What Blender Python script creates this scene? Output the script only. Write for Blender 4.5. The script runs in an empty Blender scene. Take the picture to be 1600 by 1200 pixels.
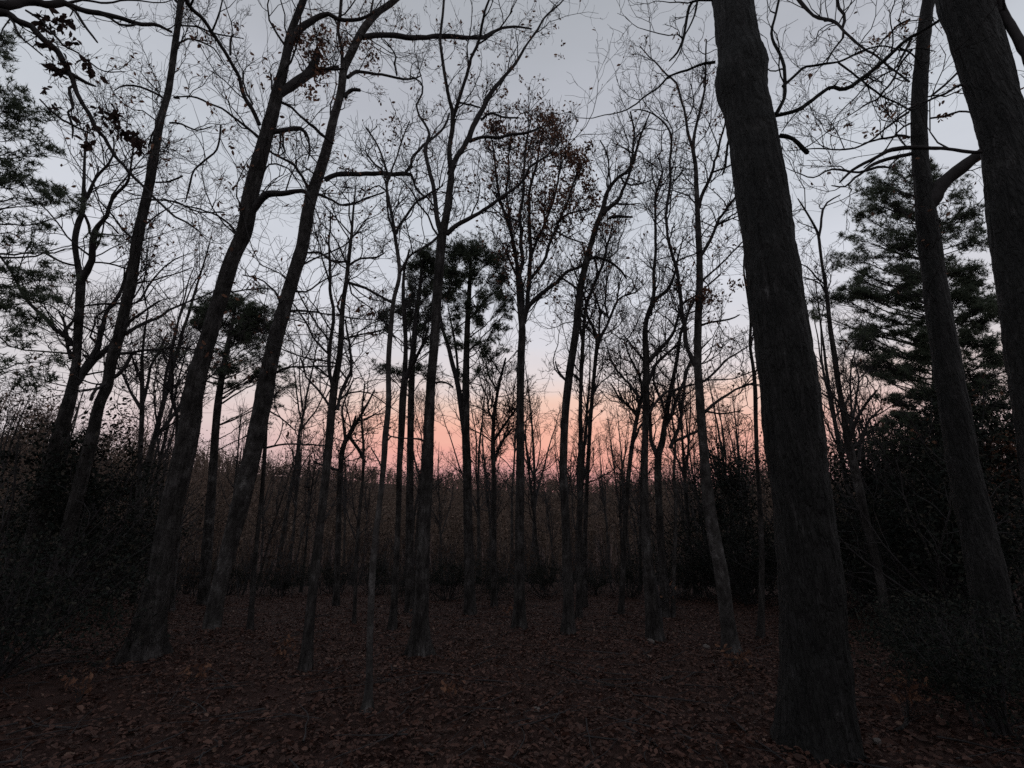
import bpy, math, numpy as np
from math import radians, pi
SC = bpy.context.scene
# ------------------------------------------------------------------ camera
F, CX, CY = 760.0, 800.0, 600.0          # focal length and centre, in pixels of the 1600 x 1200 photograph
PITCH = radians(18.2); CAMH = 1.6
cam_d = bpy.data.cameras.new('camera'); cam_d.sensor_width = 36; cam_d.lens = 36*F/1600
cam_d.clip_start = 0.05; cam_d.clip_end = 3000
cam = bpy.data.objects.new('camera', cam_d); SC.collection.objects.link(cam)
cam.location = (0, 0, CAMH); cam.rotation_euler = (pi/2 + PITCH, 0, 0); SC.camera = cam
# ------------------------------------------------------------------ view
SC.view_settings.view_transform = 'Standard'; SC.view_settings.look = 'None'
SC.view_settings.exposure = 0.0; SC.view_settings.gamma = 1.0
SC.cycles.max_bounces = 5; SC.cycles.diffuse_bounces = 3; SC.cycles.use_denoising = False
SC.cycles.transparent_max_bounces = 8
# ------------------------------------------------------------------ sky: after-sunset glow
def lin(r, g, b):
    f = lambda c: (c/255/12.92) if c/255 <= 0.04045 else ((c/255+0.055)/1.055)**2.4
    return (f(r), f(g), f(b), 1)
W = bpy.data.worlds.new("World"); SC.world = W; W.use_nodes = True
nt = W.node_tree; nt.nodes.clear(); N = nt.nodes.new; L = nt.links.new
def M(op, a=None, b=None, c=None, clamp=False, tree=None):
    t = tree or nt
    n = t.nodes.new('ShaderNodeMath'); n.operation = op; n.use_clamp = clamp
    for i, v in enumerate((a, b, c)):
        if v is None: continue
        if isinstance(v, (int, float)): n.inputs[i].default_value = v
        else: t.links.new(v, n.inputs[i])
    return n.outputs[0]
tc = N('ShaderNodeTexCoord'); sp = N('ShaderNodeSeparateXYZ'); L(tc.outputs['Generated'], sp.inputs[0])
elev = M('ARCSINE', sp.outputs[2]); e90 = M('DIVIDE', elev, pi/2, clamp=True)
def ramp(stops, fac, tree=None, interp='LINEAR'):
    t = tree or nt
    r = t.nodes.new('ShaderNodeValToRGB'); r.color_ramp.interpolation = interp; cr = r.color_ramp
    while len(cr.elements) > 1: cr.elements.remove(cr.elements[-1])
    cr.elements[0].position = stops[0][0]; cr.elements[0].color = stops[0][1]
    for p, c in stops[1:]:
        e = cr.elements.new(p); e.color = c
    t.links.new(fac, r.inputs[0]); return r.outputs[0]
wm = N('ShaderNodeMapping'); wm.inputs['Scale'].default_value = (1.4, 1.4, 11); wm.inputs['Rotation'].default_value = (0, .06, 0); L(tc.outputs['Generated'], wm.inputs[0])
wn = N('ShaderNodeTexNoise'); wn.inputs['Scale'].default_value = 1.8; wn.inputs['Detail'].default_value = 5; L(wm.outputs[0], wn.inputs[0])
e90 = M('ADD', e90, M('MULTIPLY', M('SUBTRACT', wn.outputs[0], .47), .075), clamp=True)      # thin uneven cloud veils
cool = ramp([(0, lin(165,155,160)), (.06, lin(198,184,186)), (.1, lin(206,200,204)), (.15, lin(211,208,212)), (.2, lin(214,211,215)), (.3, lin(212,214,222)),
             (.42, lin(198,203,211)), (.52, lin(181,184,192)), (.64, lin(166,170,176)), (1, lin(140,148,158))], e90)
warm = ramp([(0, lin(180,128,138)), (.08, lin(220,157,156)), (.105, lin(242,168,152)), (.14, lin(248,186,163)), (.175, lin(242,206,189)), (.205, lin(229,215,213)),
             (.25, lin(219,217,223)), (.32, lin(213,216,225)), (.42, lin(200,205,214)), (.52, lin(183,186,195)), (.64, lin(168,172,179)), (1, lin(140,148,158))], e90)
az = M('ARCTAN2', sp.outputs[0], sp.outputs[1]); az = M('ABSOLUTE', M('SUBTRACT', az, radians(7)))
azf = ramp([(0, (1,1,1,1)), (.2, (.92,)*3+(1,)), (.45, (.28,)*3+(1,)), (.65, (0,0,0,1))], M('DIVIDE', az, pi/2, clamp=True), interp='EASE')
mx = N('ShaderNodeMix'); mx.data_type = 'RGBA'; L(azf, mx.inputs[0]); L(cool, mx.inputs[6]); L(warm, mx.inputs[7])
mp = N('ShaderNodeMapping'); mp.inputs['Scale'].default_value = (1.2, 1.2, 4.5); mp.inputs['Rotation'].default_value = (0, .15, 0)
L(tc.outputs['Generated'], mp.inputs[0])
nz = N('ShaderNodeTexNoise'); nz.inputs['Scale'].default_value = 2.2; nz.inputs['Detail'].default_value = 4; L(mp.outputs[0], nz.inputs[0])
vz = M('MULTIPLY_ADD', nz.outputs[0], .2, .9)
hs = N('ShaderNodeMix'); hs.data_type = 'RGBA'; hs.blend_type = 'MULTIPLY'; hs.inputs[0].default_value = 1
L(mx.outputs[2], hs.inputs[6]); cb = N('ShaderNodeCombineColor'); [L(vz, cb.inputs[i]) for i in range(3)]; L(cb.outputs[0], hs.inputs[7])
sky = N('ShaderNodeTexSky'); sky.sky_type = 'NISHITA'; sky.sun_disc = False
sky.sun_elevation = radians(-3.0); sky.sun_rotation = radians(8)
b1 = N('ShaderNodeBackground'); b1.inputs[1].default_value = 1.0; L(hs.outputs[2], b1.inputs[0])
b2 = N('ShaderNodeBackground'); b2.inputs[1].default_value = 0.06; L(sky.outputs[0], b2.inputs[0])
ad = N('ShaderNodeAddShader'); L(b1.outputs[0], ad.inputs[0]); L(b2.outputs[0], ad.inputs[1])
wo = N('ShaderNodeOutputWorld'); L(ad.outputs[0], wo.inputs[0])
# ------------------------------------------------------------------ helpers
RNG = np.random.default_rng(11)
_tab = np.random.default_rng(5).random((64, 64, 64)).astype(np.float32)
def vnoise(p):
    p = np.asarray(p, float); i = np.floor(p).astype(int); f = p-i; f = f*f*(3-2*f); r = 0
    for dx in (0, 1):
        for dy in (0, 1):
            for dz in (0, 1):
                w = (f[..., 0] if dx else 1-f[..., 0])*(f[..., 1] if dy else 1-f[..., 1])*(f[..., 2] if dz else 1-f[..., 2])
                r = r + w*_tab[(i[..., 0]+dx) & 63, (i[..., 1]+dy) & 63, (i[..., 2]+dz) & 63]
    return r*2-1
def ground_z(x, y):
    x = np.asarray(x, float); y = np.asarray(y, float); d = np.hypot(x, y)
    z = 0.10*vnoise(np.stack([x*.22+9, y*.22+4, x*0], -1)) + 0.035*vnoise(np.stack([x*.9, y*.9, x*0+3], -1))
    z = z - 3.2*np.clip((d-19)/45, 0, 1)**1.2
    hill = np.clip((d-150)/260, 0, 1); hill = hill*hill*(3-2*hill)
    lft = 1+.25*np.clip(-x/np.maximum(d, 1), -1, 1)
    return z + hill*48*lft*(1+.12*vnoise(np.stack([x*.006, y*.006, x*0+7], -1)))
cp, sn = math.cos(PITCH), math.sin(PITCH)
def ray(px, py):
    u = (np.asarray(px, float)-CX)/F; v = (CY-np.asarray(py, float))/F
    return np.stack([u, cp-v*sn, sn+v*cp], -1)            # depth 1 along the camera axis
def depth_of(P): return P[..., 1]*cp+(P[..., 2]-CAMH)*sn
def base_point(px, py):
    d = ray(px, py); t = -CAMH/d[2]; p = np.array([d[0]*t, d[1]*t])
    for _ in range(4):
        t = (float(ground_z(p[0], p[1]))-CAMH)/d[2]; p = np.array([d[0]*t, d[1]*t])
    return np.array([p[0], p[1], float(ground_z(p[0], p[1]))])
def make_mesh(name, V, faces, smooth=True):
    V = np.asarray(V, np.float32).reshape(-1, 3); me = bpy.data.meshes.new(name)
    me.vertices.add(len(V)); me.vertices.foreach_set('co', V.ravel())
    cnt, idx = [], []
    for f in faces:
        f = np.asarray(f, np.int32)
        if len(f) == 0: continue
        cnt.append(np.full(len(f), f.shape[1], np.int32)); idx.append(f.ravel())
    cnt = np.concatenate(cnt); idx = np.concatenate(idx)
    me.loops.add(len(idx)); me.loops.foreach_set('vertex_index', idx)
    me.polygons.add(len(cnt)); st = np.zeros(len(cnt), np.int32); st[1:] = np.cumsum(cnt)[:-1]
    me.polygons.foreach_set('loop_start', st); me.polygons.foreach_set('loop_total', cnt)
    me.polygons.foreach_set('use_smooth', np.full(len(cnt), smooth, bool))
    me.update(calc_edges=True); return me
class MB:
    def __init__(s): s.V = []; s.n = 0; s.F = {3: [], 4: []}
    def add(s, V, F):
        V = np.asarray(V).reshape(-1, 3); s.V.append(V); F = np.asarray(F)
        s.F[F.shape[1]].append(F+s.n); s.n += len(V)
    def build(s, name, mat, parent=None, smooth=True):
        if s.n == 0: return None
        fs = [np.concatenate(s.F[k]) for k in (3, 4) if s.F[k]]
        V = np.concatenate(s.V)
        if parent is not None: V = V-np.array(parent.location)
        me = make_mesh(name, V, fs, smooth); me.materials.append(mat)
        o = bpy.data.objects.new(name, me); SC.collection.objects.link(o)
        if parent is not None: o.parent = parent
        return o
def nrm(v): return v/np.maximum(np.linalg.norm(v, axis=-1, keepdims=True), 1e-9)
def tubes(mb, P, R, S, rough=0.0, flare=None, seed=0, lobes=6, plates=0.0):
    """P (M,N,3), R (M,N): M tubes of N rings with S sides."""
    P = np.asarray(P, float); R = np.asarray(R, float); m, n = R.shape
    if m == 0: return
    T = np.empty_like(P); T[:, 1:-1] = P[:, 2:]-P[:, :-2]; T[:, 0] = P[:, 1]-P[:, 0]; T[:, -1] = P[:, -1]-P[:, -2]; T = nrm(T)
    md = nrm(P[:, -1]-P[:, 0]+1e-6); ref = np.where(np.abs(md[:, 2:3]) > .7, np.array([[1., 0, 0]]), np.array([[0, 0, 1.]]))
    U = nrm(np.cross(T, ref[:, None, :]+0*T)); Vv = np.cross(T, U)
    a = np.arange(S)*2*pi/S; c, s_ = np.cos(a), np.sin(a)
    rr = np.repeat(R[:, :, None], S, 2)
    if rough:
        base = P[:, :, None, :]+(U[:, :, None]*c[None, None, :, None]+Vv[:, :, None]*s_[None, None, :, None])*.3
        q = base*np.array([9, 9, 1.3])+seed*3.1; q2 = base*np.array([26, 26, 4])+seed
        rr = rr*(1+rough*vnoise(q)+rough*.5*vnoise(q2)+rough*.6*vnoise(base*.0+P[:, :, None, :]*2.3+seed))
    if plates:
        q3 = np.stack([base[..., 0]*15, base[..., 1]*15, base[..., 2]*2.6], -1)+seed; q3 = q3+.6*vnoise(q3*.5+9)[..., None]
        rg = np.clip(1-2.6*np.abs(vnoise(q3)), 0, 1); fine_ = vnoise(base*np.array([60, 60, 22])+seed)
        rr = rr*(1-plates*rg+plates*.3*fine_+plates*.8*vnoise(P[:, :, None, :]*1.1+base*2.2+seed))
    if flare is not None:
        h = np.maximum(P[..., 2]-flare[0], 0)[..., None]
        rr = rr*(1+flare[1]*np.exp(-h/flare[2])*(1+.45*np.cos(lobes*a+seed)[None, None]+.25*np.cos((lobes-3)*a+seed*2)[None, None]))
    X = P[:, :, None, :]+rr[..., None]*(U[:, :, None]*c[None, None, :, None]+Vv[:, :, None]*s_[None, None, :, None])
    i = np.arange(m)[:, None, None]*n*S; j = np.arange(n-1)[None, :, None]*S; k = np.arange(S)[None, None]; k2 = (k+1) % S
    F = np.stack(np.broadcast_arrays(i+j+k, i+j+k2, i+j+S+k2, i+j+S+k), -1).reshape(-1, 4)
    mb.add(X, F)
def perp_dirs(T, rng, ang):
    r = rng.normal(size=T.shape); u = nrm(np.cross(T, r)); return nrm(T*np.cos(ang)[:, None]+u*np.sin(ang)[:, None])
def paths(O, D, Ln, n, rng, wob=.25, up=.12):
    """random-walk twigs: O (M,3), D (M,3), lengths Ln -> (M,n,3)"""
    m = len(O); P = np.empty((m, n, 3)); P[:, 0] = O; d = D.copy(); st = (Ln/(n-1))[:, None]
    for k in range(1, n):
        d = nrm(d+rng.normal(size=d.shape)*wob+np.array([0, 0, up])); P[:, k] = P[:, k-1]+d*st
    return P
def spawn(P, R, K, rng, lf, n, ang=(.5, 1.1), t0=.2, up=.12, wob=.25, rk=.6, tip=.003, t1=1.0):
    m, N_ = R.shape
    if m == 0: return np.zeros((0, n, 3)), np.zeros((0, n)), np.zeros(0)
    Lp = np.linalg.norm(np.diff(P, axis=1), axis=2).sum(1)
    idx = np.repeat(np.arange(m), K); t = rng.uniform(t0, t1, len(idx)); q = t*(N_-1); i = np.minimum(q.astype(int), N_-2); f = (q-i)[:, None]
    O = P[idx, i]*(1-f)+P[idx, i+1]*f; T = nrm(P[idx, i+1]-P[idx, i]); r = R[idx, i]*(1-f[:, 0])+R[idx, i+1]*f[:, 0]
    D = perp_dirs(T, rng, rng.uniform(*ang, len(idx))); Ln = Lp[idx]*(1-.45*t)*rng.uniform(lf[0], lf[1], len(idx))
    Q = paths(O, D, Ln, n, rng, wob, up); r0 = np.maximum(np.minimum(r*rk, .012*Ln+tip), tip)
    s = np.linspace(0, 1, n)[None]; return Q, r0[:, None]*(1-s)+tip*.75*s, Ln
# leaf blade: an oak-ish folded leaf of six vertices
def leaves(mb, C, size, rng, droop=.5, spread=0):
    m = len(C)
    if m == 0: return
    C = C+rng.normal(size=C.shape)*spread
    d = nrm(rng.normal(size=(m, 3))-np.array([0, 0, droop])); u = nrm(np.cross(d, rng.normal(size=(m, 3)))); w = np.cross(d, u)
    s = (size*rng.uniform(.6, 1.25, m))[:, None]
    tpl = np.array([(0, 0, 0), (.35, .26, .07), (.72, .22, .1), (1, 0, -.06), (.7, -.24, .1), (.3, -.2, .07)])
    X = C[:, None]+s[:, None]*(d[:, None]*tpl[None, :, 0:1]+u[:, None]*tpl[None, :, 1:2]+w[:, None]*tpl[None, :, 2:3])
    b = np.arange(m)[:, None]*6
    mb.add(X, np.concatenate([b+np.array([[0, 1, 2, 3]]), b+np.array([[0, 3, 4, 5]])]))
def needles(mb, C, rng, k=22, ln=.17, w=.012, up=.35):
    """needle tufts: k thin blades radiating from each centre"""
    m = len(C)
    if m == 0: return
    C = np.repeat(C, k, 0); M_ = len(C); d = nrm(rng.normal(size=(M_, 3))+np.array([0, 0, up])); l = ln*rng.uniform(.6, 1.15, M_)[:, None]
    u = nrm(np.cross(d, rng.normal(size=(M_, 3))))*w
    X = np.stack([C-u, C+u, C+d*l], 1); mb.add(X, np.arange(M_*3).reshape(-1, 3))
# ------------------------------------------------------------------ materials
def material(name, stops, scale=(6, 6, 1), nscale=3, rough=.95, bump=0, bscale=None, island=False, spec=.15, thin=0., mottle=False):
    m = bpy.data.materials.new(name); m.use_nodes = True; t = m.node_tree; b = t.nodes['Principled BSDF']
    b.inputs['Roughness'].default_value = rough; b.inputs['Specular IOR Level'].default_value = spec
    co = t.nodes.new('ShaderNodeTexCoord'); mp = t.nodes.new('ShaderNodeMapping'); mp.inputs['Scale'].default_value = scale
    t.links.new(co.outputs['Object'], mp.inputs[0])
    n = t.nodes.new('ShaderNodeTexNoise'); n.inputs['Scale'].default_value = nscale; n.inputs['Detail'].default_value = 8; n.inputs['Roughness'].default_value = .65
    t.links.new(mp.outputs[0], n.inputs[0])
    fac = n.outputs[0]
    if island:
        g = t.nodes.new('ShaderNodeNewGeometry'); fac = g.outputs['Random Per Island']
    c = ramp(stops, fac, t)
    if mottle:                    # lichen and damp patches on the bark
        n2 = t.nodes.new('ShaderNodeTexNoise'); n2.inputs['Scale'].default_value = 3.2; n2.inputs['Detail'].default_value = 7; n2.inputs['Roughness'].default_value = .7; t.links.new(co.outputs['Object'], n2.inputs[0])
        f2 = ramp([(.36, (.45, .43, .42, 1)), (.52, (.95, .93, .92, 1)), (.62, (1.6, 1.6, 1.62, 1)), (.72, (3.2, 3.3, 3.2, 1))], n2.outputs[0], t)
        mm = t.nodes.new('ShaderNodeMix'); mm.data_type = 'RGBA'; mm.blend_type = 'MULTIPLY'; mm.inputs[0].default_value = 1; t.links.new(c, mm.inputs[6]); t.links.new(f2, mm.inputs[7]); c = mm.outputs[2]
    t.links.new(c, b.inputs['Base Color'])
    if thin:                      # leaves let some skylight through
        tl = t.nodes.new('ShaderNodeBsdfTranslucent'); mxs = t.nodes.new('ShaderNodeMixShader'); mxs.inputs[0].default_value = thin
        t.links.new(c, tl.inputs[0]); t.links.new(b.outputs[0], mxs.inputs[1]); t.links.new(tl.outputs[0], mxs.inputs[2]); t.links.new(mxs.outputs[0], t.nodes['Material Output'].inputs[0])
    if bump:
        v = t.nodes.new('ShaderNodeTexVoronoi'); v.feature = 'DISTANCE_TO_EDGE'; v.inputs['Scale'].default_value = bscale or nscale*2
        mp2 = t.nodes.new('ShaderNodeMapping'); mp2.inputs['Scale'].default_value = scale; t.links.new(co.outputs['Object'], mp2.inputs[0])
        wv = t.nodes.new('ShaderNodeVectorMath'); wv.operation = 'ADD'; nn = t.nodes.new('ShaderNodeTexNoise'); nn.inputs['Scale'].default_value = nscale
        t.links.new(mp2.outputs[0], nn.inputs[0]); t.links.new(mp2.outputs[0], wv.inputs[0]); t.links.new(nn.outputs[1], wv.inputs[1])
        t.links.new(wv.outputs[0], v.inputs[0])
        s = M('ADD', M('MULTIPLY', M('MINIMUM', v.outputs[0], .25, tree=t), 3.0, tree=t), n.outputs[0], tree=t)
        bp = t.nodes.new('ShaderNodeBump'); bp.inputs['Strength'].default_value = bump; bp.inputs['Distance'].default_value = .02
        t.links.new(s, bp.inputs['Height']); t.links.new(bp.outputs[0], b.inputs['Normal'])
    return m
g4 = lambda *v: tuple(v)+(1,)
BARK = material('dark_bark', [(.3, g4(.013,.012,.0115)), (.5, g4(.035,.032,.031)), (.72, g4(.07,.066,.064))], (5, 5, .9), 3, bump=.9, bscale=5, mottle=True)
BARKP = material('pale_bark', [(.3, g4(.02,.018,.017)), (.5, g4(.042,.039,.038)), (.7, g4(.09,.085,.083))], (3, 3, 1.2), 4, bump=.5, bscale=5, mottle=True)
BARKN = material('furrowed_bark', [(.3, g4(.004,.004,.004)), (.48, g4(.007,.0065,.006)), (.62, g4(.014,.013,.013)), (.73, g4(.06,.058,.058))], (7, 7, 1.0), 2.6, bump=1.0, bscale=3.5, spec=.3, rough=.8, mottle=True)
TWIG = material('twig_bark', [(.3, g4(.02,.018,.018)), (.7, g4(.045,.041,.042))], (2, 2, 2), 3)
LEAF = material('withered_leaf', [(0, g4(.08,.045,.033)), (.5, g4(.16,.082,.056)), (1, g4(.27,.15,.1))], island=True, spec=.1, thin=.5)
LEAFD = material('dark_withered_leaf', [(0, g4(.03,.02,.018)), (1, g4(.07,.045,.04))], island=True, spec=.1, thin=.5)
NEED = material('pine_needles', [(0, g4(.06,.075,.055)), (.6, g4(.1,.12,.085)), (1, g4(.15,.17,.12))], island=True, spec=.2, thin=.5)
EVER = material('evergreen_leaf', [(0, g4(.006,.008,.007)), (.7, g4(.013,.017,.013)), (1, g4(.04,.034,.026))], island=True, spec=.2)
BRUSH = material('brown_brush', [(0, g4(.03,.022,.019)), (.6, g4(.06,.042,.034)), (1, g4(.09,.062,.05))], island=True, spec=.05, thin=.5)
FARW_HAZE = material('far_wood', [(0, g4(.085,.066,.055)), (.6, g4(.125,.093,.076)), (1, g4(.17,.118,.092))], island=True, spec=.03)  # browns lightened: the distance haze is painted into the colour
LITTER = material('leaf_litter', [(0, g4(.024,.011,.0075)), (.35, g4(.046,.0205,.0145)), (.85, g4(.066,.0295,.021)), (.97, g4(.095,.047,.034)), (1, g4(.13,.08,.06))], island=True, spec=.25, rough=.7)
SOIL = material('forest_soil', [(.3, g4(.02,.011,.008)), (.5, g4(.042,.021,.017)), (.7, g4(.06,.032,.025))], (1, 1, 1), 9, bump=.8, bscale=14)
STONE = material('pale_stone', [(.3, g4(.07,.06,.055)), (.7, g4(.19,.17,.16))], (4, 4, 4), 3, bump=.5)
# ------------------------------------------------------------------ ground
def build_ground():
    u = np.linspace(-1, 1, 521); ax = 700*(.035*u+.965*np.sign(u)*np.abs(u)**4)
    X, Y = np.meshgrid(ax, ax+3); Z = ground_z(X, Y)
    d = np.hypot(X, Y); Z = Z+.03*vnoise(np.stack([X*3.1, Y*3.1, X*0], -1))*(d < 30)+.015*vnoise(np.stack([X*8, Y*8, X*0], -1))*(d < 15)
    n = len(u); i = np.arange(n-1)[:, None]*n+np.arange(n-1)[None]
    F_ = np.stack([i, i+1, i+n+1, i+n], -1).reshape(-1, 4)
    me = make_mesh('ground', np.stack([X, Y, Z], -1), [F_]); me.materials.append(SOIL)
    o = bpy.data.objects.new('ground', me); SC.collection.objects.link(o); o['kind'] = 'structure'; o['label'] = 'brown forest floor under fallen leaves'
build_ground()
def stuff(o, label, cat): o['kind'] = 'stuff'; o['label'] = label; o['category'] = cat
# ------------------------------------------------------------------ traced trees
def catmull(P, n):
    P = np.asarray(P, float)
    if len(P) == 2: P = np.array([P[0], (P[0]+P[1])/2, P[1]])
    seg = np.r_[0, np.cumsum(np.maximum(np.linalg.norm(np.diff(P[:, :2], axis=0), axis=1), 1e-3))]; seg /= seg[-1]
    Q = np.vstack([2*P[0]-P[1], P, 2*P[-1]-P[-2]]); t = np.linspace(0, 1, n); i = np.clip(np.searchsorted(seg, t, 'right')-1, 0, len(P)-2)
    f = ((t-seg[i])/(seg[i+1]-seg[i]))[:, None]; a, b, c, d = Q[i], Q[i+1], Q[i+2], Q[i+3]
    return .5*((2*b)+(-a+c)*f+(2*a-5*b+4*c-d)*f**2+(-a+3*b-3*c+d)*f**3)
def parse(s):
    pts = [tuple(float(v) for v in q.split(',')) for q in s.split()]
    a = np.array([(p[0], p[1], p[2] if len(p) > 2 else np.nan) for p in pts]); ok = ~np.isnan(a[:, 2])
    a[:, 2] = np.interp(np.arange(len(a)), np.arange(len(a))[ok], a[ok, 2]); return a
TREES = []
def tree(name, label, cat, base, limbs, clear=650, dens=1.6, L1=(.5, 1.6), k2=6, k3=4, leaf=0., leafsize=.085, mat=None, group=None,
         flare=(.35, .35), seed=1, sides=14, rough=.045, clusters=(), tipk=1.0, spread=.5, leafmat=None, up=.12, plane=None, crownmat=None, plates=0., det=9):
    """A tree whose trunk and main limbs follow the given outline at the distance of its foot; twigs grow from them in every direction."""
    rng = np.random.default_rng(seed*7+3); B = base_point(*base) if plane is None else np.array(plane, float)
    nh = nrm(np.array([B[0], B[1], 0.])); nh2 = nrm(nh+np.array([0, 1.2, 0]))  # plane faces the clearing
    root = bpy.data.objects.new(name, None); SC.collection.objects.link(root); root.location = B
    root['label'] = label; root['category'] = cat
    if group: root['group'] = group
    D0 = float(B@nh2); tip = max(.0034, .0005*depth_of(B)*tipk)
    def unproj(px, off):
        d = ray(px[:, 0], px[:, 1]); t = (D0+off)/(d@nh2); return np.array([0, 0, CAMH])+d*t[:, None], t
    done = []; tr = MB(); cr = MB(); lf = MB(); worlds = []
    for k, s in enumerate(limbs):
        a = parse(s) if isinstance(s, str) else s
        plen = np.linalg.norm(np.diff(a[:, :2], axis=0), axis=1).sum(); n = int(np.clip(plen/(det if k == 0 else 9), 6, 520)); c = catmull(a, n)
        c[:, 2] = np.maximum(np.interp(np.linspace(0, 1, n), np.linspace(0, 1, len(a)), a[:, 2]) if False else c[:, 2], .8)
        tt = np.linspace(0, 1, n)
        if k == 0:
            off = .12*(np.sin(tt*5+seed)-math.sin(seed))
        else:
            best = None
            for q, o_ in done:
                dd = np.hypot(q[:, 0]-a[0, 0], q[:, 1]-a[0, 1]); i = dd.argmin()
                if best is None or dd[i] < best[0]: best = (dd[i], o_[i])
            o0 = best[1] if best and best[0] < 30 else 0.
            m_per_px = D0/F; off = o0+rng.uniform(-spread, spread)*plen*m_per_px*tt**1.1+.03*np.sin(tt*9+k)*tt
        # crooked wobble
        if k: c[1:-1, :2] += np.cumsum(rng.normal(size=(n, 2))*.7, 0)[1:-1]*np.sin(tt*pi)[1:-1, None]
        if k and plen > 60:
            kn = np.linspace(0, 1, max(4, int(plen/22))); kk = rng.normal(size=(len(kn), 2))*1.7; kk[0] = kk[-1] = 0
            c[:, :2] += np.stack([np.interp(tt, kn, kk[:, 0]), np.interp(tt, kn, kk[:, 1])], -1); c[:, 2] *= 1+.08*vnoise(np.stack([tt*plen/9, tt*0+k, tt*0+seed], -1))
        P, t = unproj(c, off); u = (c[:, 0]-CX)/F; r = c[:, 2]/2*t/F/np.sqrt(1+u*u*.6)
        done.append((c[:, :2].copy(), off))
        if k == 0:
            P[0] = [P[0][0], P[0][1], P[0][2]]
            dn = P[0].copy(); dn[2] = B[2]-.25; P = np.vstack([dn, P]); r = np.r_[r[0]*1.05, r]; c = np.vstack([c[0], c])
        if c[-1, 1] < 12 or c[-1, 0] > 1600 or c[-1, 0] < 0:      # carry on beyond the frame to a natural end
            d = nrm(P[-1]-P[-3]); ext = min(max(r[-1]*55, .6), 4.5); q = paths(P[-1:], d[None], np.array([ext]), 9, rng, .12, .05)[0][1:]
            P = np.vstack([P, q]); r = np.r_[r, np.linspace(r[-1], tip, 9)[1:]]; c = np.vstack([c, np.repeat(c[-1:], 8, 0)])
        P = np.vstack([P, P[-1:]+(P[-1]-P[-2])*.2]); r = np.r_[r, .0005]; c = np.vstack([c, c[-1:]])
        if k == 0: tubes(tr, P[None], r[None]*.94, sides, rough, (B[2], flare[0]*1.35, flare[1]*.9), seed, plates=plates)
        else: tubes(cr, P[None], r[None], 10 if r[0] > .03 else 6, rough*.7, seed=seed+k)
        worlds.append((P, r, c))
    # level 1 twigs from traced limbs
    O, T, Rr, W8 = [], [], [], []
    for k, (P, r, c) in enumerate(worlds):
        sl = np.linalg.norm(np.diff(P, axis=0), axis=1); mid = (c[:-1, 1] < clear) if k == 0 else np.ones(len(sl), bool)
        w = sl*mid*(1.0 if k == 0 else 1.25); tot = w.sum()
        if tot <= 0: continue
        m = rng.poisson(tot*dens*1.5); i = rng.choice(len(sl), m, p=w/tot); f = rng.random(m)[:, None]
        O.append(P[i]*(1-f)+P[i+1]*f); T.append(nrm(P[i+1]-P[i])); Rr.append(r[i]); W8.append(np.full(m, 1.))
    if O:
        O = np.concatenate(O); T = np.concatenate(T); Rr = np.concatenate(Rr)
        ln = rng.uniform(L1[0], L1[1], len(O))*np.where(rng.random(len(O)) < .25, 1.5, 1)
        D = perp_dirs(T, rng, rng.uniform(.5, 1.15, len(O))); Q = paths(O, D, ln, 9, rng, .25, up)
        r0 = np.maximum(np.minimum(Rr*.6, .008*ln+tip*1.2), tip*1.3); s = np.linspace(0, 1, 9)[None]; R1 = r0[:, None]*(1-s)+tip*s
        tubes(cr, Q, R1, 4); Q2, R2, l2 = spawn(Q, R1, k2, rng, (.3, .75), 6, tip=tip, up=up); tubes(cr, Q2, R2, 3)
        Q3, R3, l3 = spawn(Q2, R2, k3, rng, (.35, .8), 4, tip=tip*.9, up=up, wob=.3); tubes(cr, Q3, R3, 3)
        if leaf > 0:
            E = np.concatenate([Q3[:, -1], Q3[:, 2], Q2[:, -1]]); cl = .5+.9*vnoise(E*.9+seed); E = E[rng.random(len(E)) < leaf*np.clip(cl, 0, 1.6)]
            leaves(lf, E, leafsize, rng)
    for (x, y, rx, ry, n) in clusters:       # remaining leaf bunches
        cc = np.array([[x, y]]); o_ = 0.
        for q, of in done:
            dd = np.hypot(q[:, 0]-x, q[:, 1]-y); i = dd.argmin()
            if dd[i] < 25: o_ = of[i]
        Pc, t = unproj(cc, o_); a_, b_ = rx*t[0]/F, ry*t[0]/F
        g = rng.normal(size=(n, 3))*.5*np.array([a_, min(a_, b_), b_]); g = g+.35*a_*vnoise(g*4/a_)[:, None]
        leaves(lf, Pc+g, leafsize, rng)
        nb = max(3, n//14); E = Pc+rng.normal(size=(nb, 3))*.45*np.array([a_, min(a_, b_), b_]); s = np.linspace(0, 1, 5)[None, :, None]
        S0 = Pc[:, None]+0*E[:, None]; Lq = S0*(1-s)+E[:, None]*s+rng.normal(size=(nb, 5, 3))*.04*a_; tubes(cr, Lq, np.full((nb, 5), tip*1.2), 3)
    mat = mat or BARK
    tr.build('trunk', mat, root); cr.build('crown', crownmat or TWIG, root); lf.build('leaves', leafmat or LEAF, root, smooth=False)
    TREES.append(root); return root
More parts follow.
